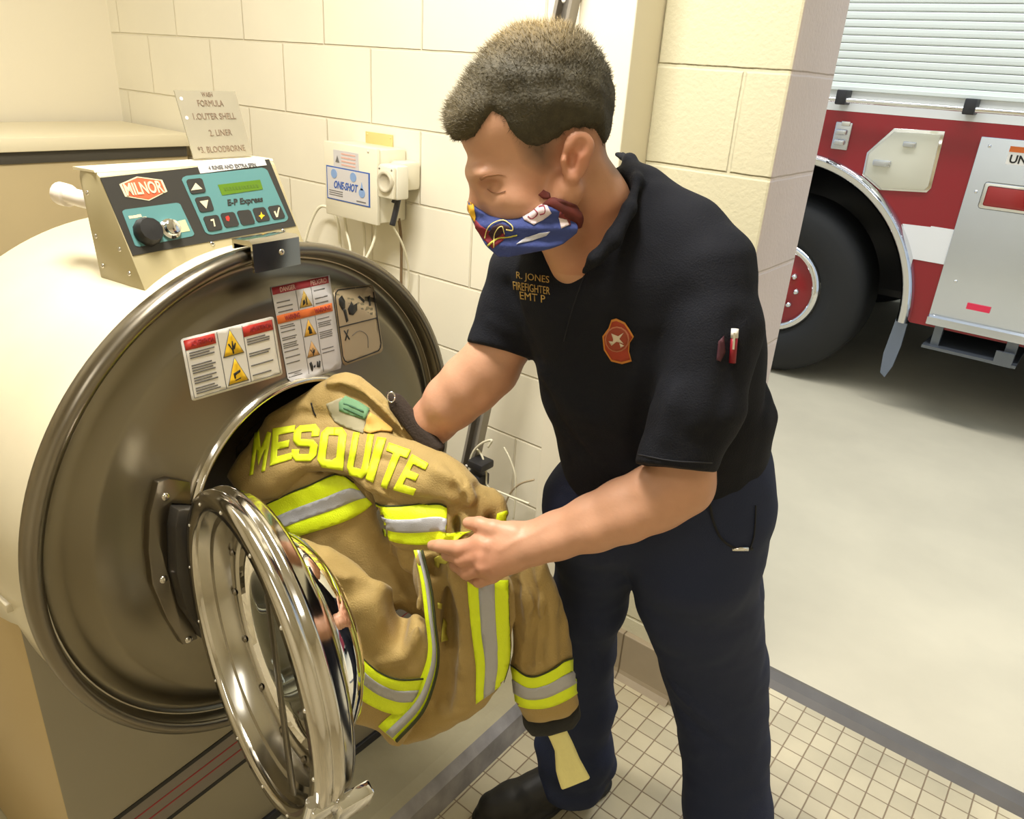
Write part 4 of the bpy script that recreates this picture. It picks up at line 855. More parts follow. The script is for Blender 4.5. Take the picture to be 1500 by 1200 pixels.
sel = rng.choice(len(cen), 15000); keepn = (cen-HP0)@HE2 < 9; SV = []; SF = []; CC = []
for i in sel:
    u, v = u_[i], v_[i]
    sd = -cut(*[np.array([c]) for c in cen[i]])[0]/HS
    if sd < 1.5: continue
    L_ = .0025+.006*np.clip((150-v)/80, 0, 1)+.006*np.clip((730-u)/60, 0, 1)*np.clip((205-v)/25, .2, 1)
    if v > 160 and u > 740: L_ = .002
    if sd < 9: L_ = .0045
    d = nrm(nn_[i]*.7-HE1*.55*np.clip((840-u)/120, 0, 1)-HE2*.25+rng.normal(size=3)*.28+(HE2*.9 if sd < 9 else 0))
    a = tri_[i][rng.integers(4)]*.5+cen[i]*.5-nn_[i]*.001; sd_ = nrm(np.cross(d, rng.normal(size=3)))*.0005; s2_ = nrm(np.cross(d, sd_))*.0005; n0 = len(SV)
    L_ *= .6+.8*rng.random(); bend = rng.normal(size=3)*.0012
    SV += [a-sd_, a+sd_, a+s2_, a+d*L_+bend]; SF += [[n0, n0+1, n0+3], [n0+1, n0+2, n0+3], [n0+2, n0, n0+3]]
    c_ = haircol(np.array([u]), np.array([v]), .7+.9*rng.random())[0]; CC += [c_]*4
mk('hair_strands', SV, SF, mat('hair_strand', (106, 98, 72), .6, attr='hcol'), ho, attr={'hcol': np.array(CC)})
# ---- printed face mask
msk = Vol(HP0+HE2*.10-.14, HP0+HE2*.10+.14, .0025)
MO = [(683, 290), (696, 298), (714, 308), (735, 311), (752, 309), (770, 301), (786, 288), (803, 293), (822, 303), (836, 318), (834, 330), (815, 344), (792, 352), (768, 358), (742, 364), (724, 366), (706, 350), (692, 325), (684, 306)]
UO = [((q[0]-785), (q[1]-190)) for q in MO]
def mfn(X, Y, Z):
    x, y, z = X-HP0[0], Y-HP0[1], Z-HP0[2]; u = (x*HE1[0]+y*HE1[1]+z*HE1[2])/HS; v = (x*HE2[0]+y*HE2[1]+z*HE2[2])/HS; w = x*HL[0]+y*HL[1]+z*HL[2]
    d = poly_sd(u, v, np.array(UO))*HS; half = np.interp(u+785, [680, 700, 740, 790, 840], [.020, .044, .064, .076, .080]) 
    return np.maximum(d, np.abs(w)-half-.003*np.sin(v*.25))
msk.op(mfn, HP0+HE2*.10-.14, HP0+HE2*.10+.14, .001, 'u', 0)
S_, (X_, Y_, Z_) = msk.sl(msk.lo, msk.lo+msk.n*msk.h)
bb = body.a; 
Pm, Qm = msk.mesh(); Pm, Qm = relax(Pm, Qm, 6)
m_mb = mat('mask_blue', (58, 72, 136), .8, bump=.3, bscale=300)
mo = mk('face_mask', Pm, Qm, m_mb, man); mb_ = bvh_of(Pm, Qm)
def mp_(name, polys, col, off=.0006, st=3): return sew(name, mb_, polys, mat(name+'_%d_%d_%d' % col, col, .8), mo, off, st, .0003)
mp_('print_patch', [[(694, 318), (704, 330), (716, 338), (740, 342), (738, 352), (722, 364), (708, 350), (697, 334)]], (128, 34, 48))
mp_('print_patch', [[(685, 294), (694, 300), (698, 318), (696, 326), (688, 314)]], (226, 176, 40), .0009)
mp_('print_patch', [[(768, 303), (784, 295), (800, 300), (808, 312), (796, 322), (782, 330), (768, 322), (762, 312)]], (226, 208, 214), .0009)
mp_('print_patch', [[(822, 303), (834, 316), (836, 330), (826, 332), (818, 318)]], (110, 40, 40), .0009); mp_('print_patch', [[(818, 318), (830, 322), (834, 330), (822, 335)]], (224, 206, 206), .0012)
mp_('print_mark', line_poly([(772, 312), (780, 307), (788, 312), (780, 320), (774, 317)], 1.6), (150, 60, 80), .0013, 2); mp_('print_mark', line_poly([(790, 304), (797, 303), (798, 311), (791, 314)], 1.6), (150, 60, 80), .0013, 2)
mp_('print_mark', [[(716, 342), (722, 332), (734, 328), (746, 332), (748, 337), (738, 336), (734, 344), (722, 352)]], (52, 30, 40), .0013, 2)
mp_('print_mark', line_poly([(711, 350), (714, 336), (724, 327), (738, 324), (750, 331), (751, 337), (742, 336)], 1.3), (222, 206, 130), .0016, 2)
mp_('print_mark', line_poly([(712, 362), (730, 350), (744, 348), (758, 344)], 2.6), (186, 178, 70), .0016, 2); mp_('print_mark', line_poly([(724, 362), (726, 340), (736, 332), (740, 342)], 1.3), (222, 206, 130), .0018, 2)
mp_('print_patch', [[(756, 358), (770, 348), (790, 341), (806, 339), (800, 345), (780, 353)]], (206, 206, 218), .0009)
b = MB(); b.tube([HPt(786, 292, .066), HPt(800, 288, .070), HPt(818, 298, .071), HPt(834, 308, .069), HPt(838, 322, .066)], [.003, .008, .010, .009, .004], 10); b.build('mask_tie', mat('tie_maroon', (98, 36, 28), .8, noise=.4, nscale=60), mo)
for q in ([(788, 286), (797, 279), (806, 283), (808, 292), (796, 292)], [(806, 290), (822, 291), (842, 299), (851, 312), (846, 322), (834, 318), (820, 306)]): sew('mask_tie', bodybvh, [q], mat('tie_maroon', (98, 36, 28), .8, noise=.4, nscale=60), mo, .001, 4, .003)
# ---- polo shirt
sh = Vol((-1.05, .55, .86), (-.1, 1.5, 1.56), .0035)
sh.chain([(930, 300, 1.03, 60), (1000, 348, 1.0, 60), (1034, 392, .985, 64)], .02)
sh.chain([(915, 330, 1.04, 62), (840, 385, 1.09, 62), (780, 405, 1.14, 60)], .03)
sh.chain([(775, 405, 1.14, 60), (754, 460, 1.16, 52), (733, 512, 1.17, 47), (722, 540, 1.18, 47)], .012)
sh.chain([(850, 440, 1.09, 90), (880, 560, 1.14, 84), (905, 640, 1.19, 82), (915, 690, 1.22, 84)], .03)
sh.chain([(940, 420, 1.05, 100), (970, 540, 1.10, 100), (985, 640, 1.16, 96), (985, 690, 1.2, 96)], .03)
sh.chain([(1010, 425, 1.03, 92), (1026, 520, 1.09, 86), (1042, 615, 1.15, 82), (1038, 690, 1.20, 86)], .03)
sh.chain([(1036, 395, .985, 66), (1044, 480, .985, 70), (1022, 590, .99, 67), (992, 672, 1.01, 57), (984, 705, 1.02, 57)], .010)
sh.chain([(905, 380, 1.05, 80)], .04)
def cutp(v, a, b_, c_, keep, R, k=.001, at=None):
    """cut the cloth beyond the plane through three (px,py,t) points; keep = a (px,py,t) on the kept side"""
    A, B, C_, K = [dep(*q) for q in (a, b_, c_, keep)]; n = nrm(np.cross(B-A, C_-A)); n = n if (K-A)@n < 0 else -n
    c0_ = dep(*at) if at is not None else (A+B)/2
    v.op(lambda X, Y, Z: np.maximum(-((X-A[0])*n[0]+(Y-A[1])*n[1]+(Z-A[2])*n[2]), np.sqrt((X-c0_[0])**2+(Y-c0_[1])**2+(Z-c0_[2])**2)-R), c0_-R, c0_+R, k, 's', 0)
cutp(sh, (935, 678, .96), (1042, 691, .96), (985, 688, 1.10), (1000, 600, 1.0), .085, at=(985, 730, 1.01))
cutp(sh, (688, 500, 1.15), (776, 528, 1.15), (730, 520, 1.25), (750, 450, 1.16), .085, at=(712, 565, 1.18))
# neck opening and collar
for m_, q in (('s', None),):
    sh.chain([(820, 215, .96, 64), (866, 292, .99, 56), (862, 345, .985, 38)], .004, 's'); sh.chain([(800, 320, .96, 44), (848, 366, .96, 22), (852, 376, .985, 17)], .004, 's')
sh.chain([(904, 226, 1.06, 5), (922, 234, 1.02, 8), (934, 262, .97, 9), (922, 305, .94, 9), (898, 350, .93, 9), (872, 380, .935, 8), (856, 398, .955, 5)], .012)
sh.chain([(835, 372, 1.04, 8), (822, 378, 1.05, 10), (800, 378, 1.08, 11), (770, 372, 1.12, 10)], .008)
sh.fold([(858, 402, .99), (830, 470, .99), (815, 520, 1.02)], -.004, .005)
for pts, a_, w_ in [([(1000, 430, .92), (960, 520, .96), (940, 600, 1.02), (935, 670, 1.08)], -.012, .014), ([(790, 540, 1.09), (850, 600, 1.07), (930, 640, 1.08)], .006, .015), ([(800, 580, 1.1), (860, 660, 1.12), (920, 690, 1.14)], -.006, .012), ([(1075, 470, .93), (1060, 560, .94), (1030, 640, .95)], -.005, .014), ([(990, 480, .91), (985, 560, .93), (975, 640, .96)], .005, .014), ([(870, 430, .99), (880, 520, 1.04), (900, 600, 1.08)], .005, .02), ([(1128, 560, 1.1), (1100, 610, 1.08), (1050, 640, 1.08)], -.007, .012), ([(1130, 610, 1.12), (1085, 650, 1.1)], .006, .012), ([(745, 420, 1.09), (790, 480, 1.08), (800, 530, 1.09)], -.006, .012), ([(720, 470, 1.12), (750, 490, 1.11), (775, 500, 1.12)], .003, .008), ([(960, 270, .97), (1010, 320, .92), (1040, 380, .9)], .003, .012)]: sh.fold(pts, a_, w_)
sh.wrinkle(.0013, 34, 5); sh.wrinkle(.0006, 90, 6)
Ps, Qs = drop_islands(*sh.mesh(), 400)
m_shirt = mat('shirt_navy', (21, 23, 31), .85, bump=.5, bscale=500, spec=.25)
so = mk('polo_shirt', Ps, Qs, m_shirt, man); sb = bvh_of(Ps, Qs)
sew('sleeve_hem', sb, band_polys([(936, 665), (985, 674), (1043, 677)], [(935, 667), (985, 676), (1043, 679)], 0, 1), mat('stitch_dark', (28, 29, 36), .8), so, .0006, 5, .0006)
sew('placket', sb, line_poly([(856, 404), (838, 455), (826, 500)], 1.5), mat('stitch_dark', (28, 29, 36), .8), so, .0005, 5, .0006)
m_gold = mat('thread_gold', (196, 160, 84), .6)
for s_, q in (('R. JONES', [(757, 398), (805, 405), (805, 418), (757, 411)]), ('FIREFIGHTER', [(752, 412), (806, 421), (806, 432), (753, 424)]), ('EMT P', [(762, 427), (799, 433), (799, 444), (763, 438)])): sew_text('name_lettering', sb, s_, q, m_gold, so, .0008, bold=False, sub=False)
bd1 = [(903, 466), (916, 472), (925, 486), (929, 493), (923, 502), (922, 515), (926, 529), (912, 533), (896, 529), (885, 512), (883, 492), (892, 480), (896, 468)]
bo = sew('chest_badge', sb, [bd1], mat('badge_gold', (206, 132, 52), .6), so, .001, 4, .0008); bc_ = np.mean(np.array(bd1), 0)
sew('badge_field', sb, [[tuple(bc_+(np.array(p)-bc_)*.9) for p in bd1]], mat('badge_red', (158, 52, 26), .6), bo, .0022, 4, .0005)
cir = lambda cx, cy, rx, ry, n=16, r0=0: [(cx+rx*math.cos(a+r0), cy+ry*math.sin(a+r0)) for a in np.linspace(0, 2*math.pi, n, endpoint=False)]
sew('badge_ring', sb, [cir(905, 496, 18, 19)], mat('badge_tan', (190, 120, 90), .6), bo, .0028, 4, .0004); sew('badge_disc', sb, [cir(905, 496, 16, 17)], mat('badge_brown', (150, 60, 36), .6), bo, .0034, 4, .0004)
for q in ([(897, 487), (907, 491), (915, 486), (909, 495), (915, 502), (905, 499), (897, 505), (900, 496)], [(893, 498), (899, 499), (897, 504)], [(909, 501), (916, 505), (911, 508)]): sew('badge_emblem', sb, [q], mat('badge_white', (214, 200, 178), .6), bo, .004, 3, .0004)
# pen in the sleeve pocket
h1 = hit(sb, 1073, 483, .005); h2 = hit(sb, 1071, 531, .003)
pen = thing('pen', 'red pen with white clip in the pocket of the polo sleeve', 'pen', tuple(h2))
ax_ = nrm(h2-h1); L_ = np.linalg.norm(h2-h1)
b = MB(); b.cyl(h1+ax_*.008, h2, .0042); b.build('barrel', mat('pen_red', (140, 26, 40), .4), pen)
b = MB(); b.cyl(h1-ax_*.001, h1+ax_*.010, .0044, .0046); b.build('cap', m_lab, pen)
b = MB(); nc = nrm(CAM-h1); b.box((.004, -.0012, -.0008), (.024, .0012, .0008), frame(h1+nc*.0058, ax_, None, nc)); b.build('clip', m_chr, pen, smooth=False)
sew('pocket_patch', sb, [[(1052, 500), (1060, 492), (1062, 516), (1055, 530), (1049, 527)]], mat('patch_maroon', (66, 22, 36), .7), so, .0006, 4, .0005)
# ---- trousers
tr = Vol((-.95, .7, .02), (.1, 1.5, 1.12), .004)
tr.chain([(905, 690, 1.23, 74), (880, 745, 1.29, 80), (880, 790, 1.36, 66), (862, 880, 1.50, 52), (848, 945, 1.60, 50), (846, 1030, 1.70, 50), (842, 1095, 1.77, 50), (838, 1135, 1.81, 50)], .03)
tr.chain([(1035, 680, 1.20, 86), (1046, 740, 1.22, 85), (1018, 805, 1.27, 98), (1022, 870, 1.36, 90), (1046, 970, 1.48, 75), (1060, 1080, 1.555, 63), (1066, 1180, 1.585, 62), (1074, 1275, 1.60, 68)], .02)
tr.chain([(925, 690, 1.22, 84), (985, 690, 1.20, 92), (1040, 690, 1.2, 85)], .03); tr.chain([(930, 745, 1.27, 84), (1000, 750, 1.23, 90)], .03)
tr.chain([(800, 1090, 1.77, 14), (850, 1100, 1.77, 46), (880, 1120, 1.79, 24)], .02)
tr.op(lambda X, Y, Z: Z-.055+0*X+0*Y, (-1, .6, .0), (.1, 1.6, .08), .001, 's', 0)
for pts, a_, w_ in [([(1118, 840, 1.28), (1060, 850, 1.2), (1000, 870, 1.22)], -.006, .02), ([(985, 1010, 1.42), (1040, 1050, 1.42), (1100, 1060, 1.5)], .006, .016), ([(990, 1040, 1.46), (1050, 1080, 1.45), (1110, 1080, 1.5)], -.006, .014), ([(1000, 1120, 1.5), (1040, 1100, 1.47), (1090, 1120, 1.5)], .005, .015), ([(1110, 960, 1.42), (1090, 1000, 1.4), (1050, 1010, 1.4)], -.006, .015), ([(950, 880, 1.3), (990, 930, 1.34), (1010, 990, 1.4)], .005, .02), ([(900, 880, 1.47), (870, 900, 1.45)], -.006, .015), ([(900, 1035, 1.68), (870, 1045, 1.66), (840, 1030, 1.65)], .010, .012), ([(895, 1070, 1.72), (860, 1080, 1.7)], -.006, .012), ([(1120, 700, 1.15), (1115, 800, 1.2), (1108, 900, 1.32)], -.003, .006), ([(1010, 1230, 1.55), (1060, 1200, 1.52), (1110, 1220, 1.54)], .005, .014), ([(930, 830, 1.3), (960, 800, 1.19), (1010, 780, 1.17)], -.006, .012)]: tr.fold(pts, a_, w_)
tr.wrinkle(.0016, 26, 9); tr.wrinkle(.0007, 80, 10)
Pt, Qt = drop_islands(*tr.mesh(), 400)
m_tro = mat('trouser_navy', (36, 44, 70), .8, bump=.4, bscale=600, spec=.3)
to = mk('trousers', Pt, Qt, m_tro, man); tb = bvh_of(Pt, Qt)
sew('pocket_seam', tb, [line_poly([(1038, 730), (1044, 762), (1056, 788), (1078, 803), (1102, 803)], 3.5), line_poly([(1098, 803), (1104, 780), (1106, 740)], 1.5)], mat('seam_black', (18, 20, 28), .8), to, .001, 5, .0015)
hk = hit(tb, 1083, 803, .002)
if hk is not None: b = MB(); b.cyl(hk-CR*.012, hk+CR*.012, .0035); b.build('pocket_clip', m_chr, to)
# ---- shoes
m_shoe = mat('shoe_black', (26, 26, 27), .55, noise=.2, nscale=25, bump=.3, bscale=90)
def shoe(heel, toe):
    heel = np.array(heel, float); toe = np.array(toe, float); d = nrm(toe-heel); L_ = np.linalg.norm(toe-heel); s_ = np.array([-d[1], d[0], 0.]); up = np.array([0, 0, 1.]); q = lambda a, b_, c_: heel+d*a*L_+s_*b_+up*c_
    v = Vol(np.minimum(heel, toe)-.09, np.maximum(heel, toe)+np.array([.09, .09, .16]), .0035)
    v.cone(q(.12, 0, .05), q(.45, 0, .052), .040, .040, .02); v.cone(q(.45, 0, .050), q(.78, .006, .040), .040, .044, .02); v.cone(q(.78, .006, .040), q(.93, .002, .036), .044, .036, .02)
    v.cone(q(.2, 0, .06), q(.22, 0, .115), .040, .040, .02); v.cone(q(.25, 0, .10), q(.60, 0, .062), .032, .034, .02); v.ell(q(.72, .004, .022), (d, s_, up), (.36*L_, .052, .020), .01); v.ell(q(.22, 0, .022), (d, s_, up), (.26*L_, .042, .020), .01)
    v.op(lambda X, Y, Z: Z+0*X+0*Y-.004, np.minimum(heel, toe)-.09, np.array([*np.maximum(heel, toe)[:2]+.09, .02]), .003, 's', 0)
    v.fold([tuple(x) for x in ()] or [(0, 0, 1), (1, 1, 1), (2, 2, 1)], 0, .001)
    A, B = v.mesh(); o = mk('shoe', A, B, m_shoe, man)
    v2 = Vol(np.minimum(heel, toe)-.09, np.maximum(heel, toe)+np.array([.09, .09, .06]), .0035); v2.ell(q(.72, .004, .012), (d, s_, up), (.36*L_+.004, .056, .03), .012); v2.ell(q(.22, 0, .012), (d, s_, up), (.27*L_+.004, .046, .03), .012); v2.op(lambda X, Y, Z: np.maximum(Z-.022, .001-Z)+0*X+0*Y, v2.lo, v2.lo+v2.n*v2.h, .002, 'i', 0)
    A, B = v2.mesh(); mk('sole', A, B, mat('sole_black', (20, 20, 20), .7), o)
shoe((-.585, 1.255, 0), (-.745, .985, 0)); shoe((-.19, 1.245, 0), (-.36, .985, 0))
# ================================================================== the firefighter coat
co_t = thing('firefighter_coat', 'tan firefighter turnout coat with yellow silver bands, pulled half out of the washer', 'coat', tuple(dep(600, 900, 1.25)))
cv = Vol((-1.30, .45, .40), (-.45, 1.25, 1.36), .0034)
PA = [(335, 700), (352, 668), (391, 625), (430, 612), (482, 622), (521, 628), (575, 636), (618, 647), (652, 664), (680, 681), (698, 703), (701, 728), (688, 745), (655, 743), (620, 739), (580, 738), (545, 722), (515, 697), (455, 692), (400, 728), (355, 738)]
PB = [(365, 650), (391, 612), (430, 588), (462, 568), (490, 550), (508, 544), (530, 552), (552, 571), (575, 596), (600, 624), (640, 662), (600, 665), (500, 665), (420, 660)]
PC1 = [(350, 715), (400, 715), (455, 685), (515, 690), (548, 718), (552, 760), (575, 815), (602, 850), (622, 878), (560, 900), (500, 880), (430, 830), (380, 780), (352, 740)]
PC2 = [(535, 700), (580, 730), (650, 738), (664, 752), (660, 785), (652, 803), (622, 806), (590, 804), (566, 797), (554, 772), (545, 735)]
PC3 = [(566, 780), (610, 785), (640, 800), (640, 830), (612, 836), (590, 832), (572, 815)]
PD = [(415, 792), (440, 797), (475, 806), (530, 836), (590, 866), (606, 880), (606, 905), (622, 915), (634, 935), (641, 960), (639, 985), (630, 1020), (613, 1054), (592, 1084), (572, 1080), (556, 1062), (515, 1046), (490, 1015), (460, 930), (430, 850)]
PE = [(608, 800), (650, 795), (700, 825), (742, 846), (752, 862), (756, 900), (752, 955), (742, 990), (722, 1022), (700, 1038), (680, 1050), (660, 1062), (640, 1074), (600, 1086), (575, 1080), (600, 1040), (622, 980), (624, 900), (606, 850)]
PF = [(742, 856), (757, 838), (775, 822), (797, 811), (812, 845), (826, 895), (839, 962), (847, 1008), (850, 1029), (836, 1042), (800, 1050), (768, 1049), (757, 1026), (749, 975), (752, 920), (745, 885)]
PG = [(645, 745), (680, 738), (700, 710), (724, 716), (738, 728), (746, 752), (738, 772), (712, 790), (690, 802), (660, 803), (640, 800), (645, 775)]
cv.plate(PA, [(350, 700, 1.275), (690, 715, 1.19), (500, 620, 1.265)], .030, .036, .004)
cv.plate(PB, [(400, 620, 1.275), (600, 640, 1.255), (500, 550, 1.27)], .026, .034, .004)
cv.plate(PC1, [(360, 730, 1.30), (560, 760, 1.265), (560, 890, 1.31)], .020, .025, .003)
cv.plate(PC2, [(550, 735, 1.225), (655, 745, 1.20), (600, 800, 1.235)], .024, .026, .003)
cv.plate(PC3, [(570, 790, 1.26), (630, 790, 1.235), (600, 830, 1.27)], .030, .030, .004)
cv.plate(PD, [(430, 820, 1.20), (620, 900, 1.215), (570, 1070, 1.315)], .038, .045, .003)
cv.plate([(545, 770), (600, 790), (640, 800), (655, 860), (640, 920), (600, 900), (560, 860)], [(560, 790, 1.30), (640, 810, 1.285), (600, 890, 1.305)], .020, .025, .006)
cv.plate(PE, [(620, 820, 1.225), (745, 860, 1.225), (620, 1070, 1.345)], .030, .035, .003)
cv.plate(PF, [(760, 850, 1.255), (830, 900, 1.285), (800, 1040, 1.36)], .036, .040, .003)
cv.plate(PG, [(650, 750, 1.195), (740, 735, 1.205), (690, 800, 1.20)], .022, .024, .006)
# folds and creases  (px, py, depth of the front surface)
FO_ = [([(395, 640, 1.245), (470, 648, 1.235), (560, 668, 1.215), (640, 700, 1.18)], .004, .012), ([(375, 700, 1.25), (450, 680, 1.235), (510, 690, 1.22), (560, 722, 1.2)], .007, .010),
 ([(500, 568, 1.245), (540, 590, 1.245), (580, 630, 1.24), (600, 650, 1.235)], -.012, .008), ([(480, 560, 1.24), (520, 566, 1.24), (560, 596, 1.235), (590, 630, 1.23)], .008, .008), ([(400, 612, 1.25), (450, 606, 1.245), (490, 612, 1.24)], -.008, .007), ([(455, 592, 1.245), (462, 610, 1.24)], -.008, .004),
 ([(640, 690, 1.17), (675, 705, 1.165), (690, 735, 1.165)], .008, .010), ([(650, 668, 1.185), (665, 690, 1.17), (668, 715, 1.165)], -.006, .007), ([(676, 700, 1.165), (682, 720, 1.165), (680, 742, 1.165)], -.008, .005), ([(520, 690, 1.22), (560, 715, 1.2), (600, 730, 1.195), (650, 735, 1.18)], -.006, .007),
 ([(550, 735, 1.21), (552, 770, 1.225), (575, 820, 1.255), (600, 860, 1.275)], -.022, .013), ([(520, 745, 1.245), (535, 800, 1.26), (560, 850, 1.275)], -.008, .02), ([(400, 780, 1.28), (480, 760, 1.265), (545, 740, 1.245)], .004, .014),
 ([(440, 805, 1.165), (480, 838, 1.165), (520, 845, 1.17), (535, 822, 1.17)], .006, .011), ([(470, 860, 1.17), (500, 875, 1.17), (530, 865, 1.175)], -.007, .012), ([(588, 870, 1.18), (584, 900, 1.19), (578, 935, 1.2)], -.006, .020), ([(560, 968, 1.215), (590, 962, 1.21), (606, 940, 1.2), (613, 900, 1.19), (610, 862, 1.18)], .012, .007),
 ([(480, 900, 1.18), (500, 950, 1.2), (540, 985, 1.22), (600, 1000, 1.24)], .006, .012), ([(620, 880, 1.195), (632, 930, 1.22), (636, 980, 1.24), (615, 1040, 1.27)], -.010, .005),
 ([(612, 815, 1.19), (618, 850, 1.2), (616, 890, 1.21)], .012, .007), ([(640, 835, 1.2), (656, 890, 1.225), (660, 960, 1.26), (650, 1030, 1.3)], -.026, .014), ([(665, 850, 1.2), (672, 900, 1.22), (675, 980, 1.26)], .008, .012), ([(645, 860, 1.21), (640, 940, 1.25), (640, 1010, 1.28)], -.010, .007), ([(685, 870, 1.2), (690, 950, 1.24), (700, 1020, 1.28)], .003, .006),
 ([(770, 830, 1.225), (785, 880, 1.24), (778, 940, 1.27), (775, 975, 1.29)], -.014, .008), ([(790, 825, 1.225), (808, 880, 1.25), (805, 930, 1.27), (812, 965, 1.28)], .010, .010), ([(757, 860, 1.235), (760, 920, 1.26), (752, 975, 1.29)], -.012, .008), ([(800, 870, 1.24), (797, 930, 1.26), (792, 965, 1.28)], -.008, .007), ([(820, 900, 1.255), (828, 950, 1.275)], -.006, .008),
 ([(700, 715, 1.175), (712, 740, 1.17), (708, 770, 1.175)], -.010, .006), ([(720, 722, 1.185), (730, 745, 1.18), (722, 770, 1.185)], -.008, .006), ([(662, 750, 1.175), (668, 775, 1.175), (662, 797, 1.18)], -.024, .009), ([(678, 752, 1.17), (684, 775, 1.17)], .006, .006)]
for pts, a_, w_ in FO_: cv.fold(pts, a_*1.3, w_)
XA, YA, ZA = CR, CU, CF
for (x, y, t_), (a_, b_, c_), k_ in (((582, 908, 1.182), (.018, .052, .052), .022), ((668, 774, 1.165), (.007, .022, .022), .010), ((656, 930, 1.225), (.011, .085, .026), .014), ((556, 822, 1.225), (.016, .036, .020), .016), ((634, 838, 1.185), (.016, .022, .022), .010), ((716, 770, 1.165), (.006, .018, .018), .008)): cv.ell(dep(x, y, t_+.012), (XA, YA, ZA), (a_*1.15, b_, c_+.015), k_, 's')
rc = np.random.default_rng(12)
for (x0, y0, x1, y1, t0, t1, dx, dy, n_) in ((400, 625, 640, 700, 1.235, 1.18, 60, 16, 12), (440, 830, 560, 1000, 1.165, 1.21, 35, 40, 4), (640, 860, 740, 1020, 1.195, 1.28, 6, 60, 12), (765, 850, 830, 960, 1.225, 1.29, 10, 50, 12), (460, 760, 560, 860, 1.24, 1.26, 50, 25, 10), (655, 720, 735, 790, 1.17, 1.17, 10, 25, 10), (430, 570, 560, 620, 1.24, 1.24, 40, 20, 8)):
    for _ in range(n_):
        x = x0+(x1-x0)*rc.random(); v = rc.random(); y = y0+(y1-y0)*v; t_ = t0+(t1-t0)*v; s1 = rc.normal()*.3
        cv.fold([(x-dx/2, y-dy/2, t_), (x+dx*s1*.3, y+dy*.1, t_), (x+dx/2*(.4+rc.random()), y+dy/2, t_+.004)], (.0038 if rc.random() < .45 else -.0048)*(.6+rc.random()*.7), .004+.004*rc.random())
cv.wrinkle(.0018, 42, 21); cv.wrinkle(.0008, 110, 22)
Pc, Qc = drop_islands(*cv.mesh(), 300)
m_coat = mat('coat_tan', (170, 143, 84), .75, noise=.10, nscale=9, bump=.5, bscale=420, sheen=.15)
shell = mk('shell', Pc, Qc, m_coat, co_t); cbv = bvh_of(Pc, Qc)
# dark collar lining, wristlet and the cream glove tab, each with its own thickness
def piece(name, plates, m, parent=co_t, wr=.0008, folds=()):
    pts = np.array([dep(*a) for pl in plates for a in pl[1]]+[onpl(x, y, dep(*pl[1][0]), nrm(np.cross(dep(*pl[1][1])-dep(*pl[1][0]), dep(*pl[1][2])-dep(*pl[1][0])))) for pl in plates for x, y in pl[0]])
    v = Vol(pts.min(0)-.05, pts.max(0)+.05, .0026)
    for pl in plates: v.plate(*pl)
    for f in folds: v.fold(*f)
    v.wrinkle(wr, 60, 4); A, B = v.mesh(); return mk(name, A, B, m, parent), A, B
piece('collar_lining', [([(566, 572), (585, 578), (605, 600), (628, 628), (652, 654), (646, 668), (622, 660), (596, 632), (574, 600)], [(575, 585, 1.245), (645, 660, 1.215), (600, 640, 1.235)], .012, .012, .003)], mat('lining_dark', (46, 34, 24), .9, bump=.8, bscale=300))
piece('collar_lining', [([(345, 655), (365, 628), (392, 605), (398, 630), (375, 665), (358, 740), (345, 730)], [(350, 700, 1.30), (392, 620, 1.30), (360, 740, 1.31)], .010, .012, .003)], mat('lining_dark', (46, 34, 24), .9))
piece('wristlet', [([(764, 1042), (800, 1046), (848, 1028), (851, 1044), (842, 1058), (805, 1070), (776, 1070), (766, 1058)], [(770, 1050, 1.36), (846, 1040, 1.36), (800, 1066, 1.375)], .026, .020, .003)], mat('wristlet_black', (40, 40, 38), .9, bump=.6, bscale=200))
piece('glove_tab', [([(799, 1071), (812, 1068), (829, 1066), (838, 1085), (850, 1112), (866, 1140), (845, 1148), (822, 1156), (814, 1128), (812, 1100)], [(815, 1072, 1.375), (850, 1140, 1.42), (820, 1150, 1.425)], .007, .007, .002)], mat('tab_cream', (240, 232, 160), .8, noise=.05, nscale=30, bump=.3, bscale=200), folds=[([(815, 1080, 1.368), (826, 1110, 1.38), (838, 1145, 1.40)], .002, .006)])
piece('torn_thread', [([(660, 1030), (668, 1040), (674, 1050), (672, 1058), (664, 1054), (666, 1046), (660, 1038)], [(662, 1034, 1.31), (672, 1050, 1.31), (664, 1056, 1.32)], .002, .002, .001)], mat('thread_pale', (214, 200, 168), .8))
# reflective bands
m_hv = mat('hivis_yellow', (232, 252, 26), .55, bump=.4, bscale=500); m_hv.node_tree.nodes['Principled BSDF'].inputs['Emission Strength'].default_value = 0
m_sil = mat('reflective_silver', (180, 180, 184), .4, .15, bump=.3, bscale=700); m_edge = mat('band_edge', (52, 56, 22), .8)
def tape(tp_, bt_, f0=.34, f1=.66, sub=6, edge=True, bv=None):
    bv = bv or cbv
    y = sew('reflective_band', bv, band_polys(tp_, bt_, 0, 1, sub), m_hv, co_t, .0018, 5, .0012, .045)
    if y is None: return
    sew('silver_strip', bv, band_polys(tp_, bt_, f0, f1, sub), m_sil, y, .0034, 5, .0006, .045, label='grey reflective strip')
    if edge: sew('edge_piping', bv, band_polys([(a, b_-1.2) for a, b_ in tp_], [(a, b_+1.2) for a, b_ in tp_], 0, 1, sub), m_edge, y, .0026, 5, .001, .045)
tape([(388, 740), (420, 724), (460, 708), (497, 696), (518, 708)], [(430, 787), (460, 778), (500, 765), (530, 750), (545, 738)], .36, .68)
tape([(552, 736), (567, 742), (600, 741), (640, 737), (655, 741)], [(562, 786), (582, 794), (610, 797), (640, 796), (652, 797)], .34, .68)
tape([(651, 781), (668, 781), (690, 778)], [(640, 798), (665, 795), (680, 784)], 1, 1, 2, False)
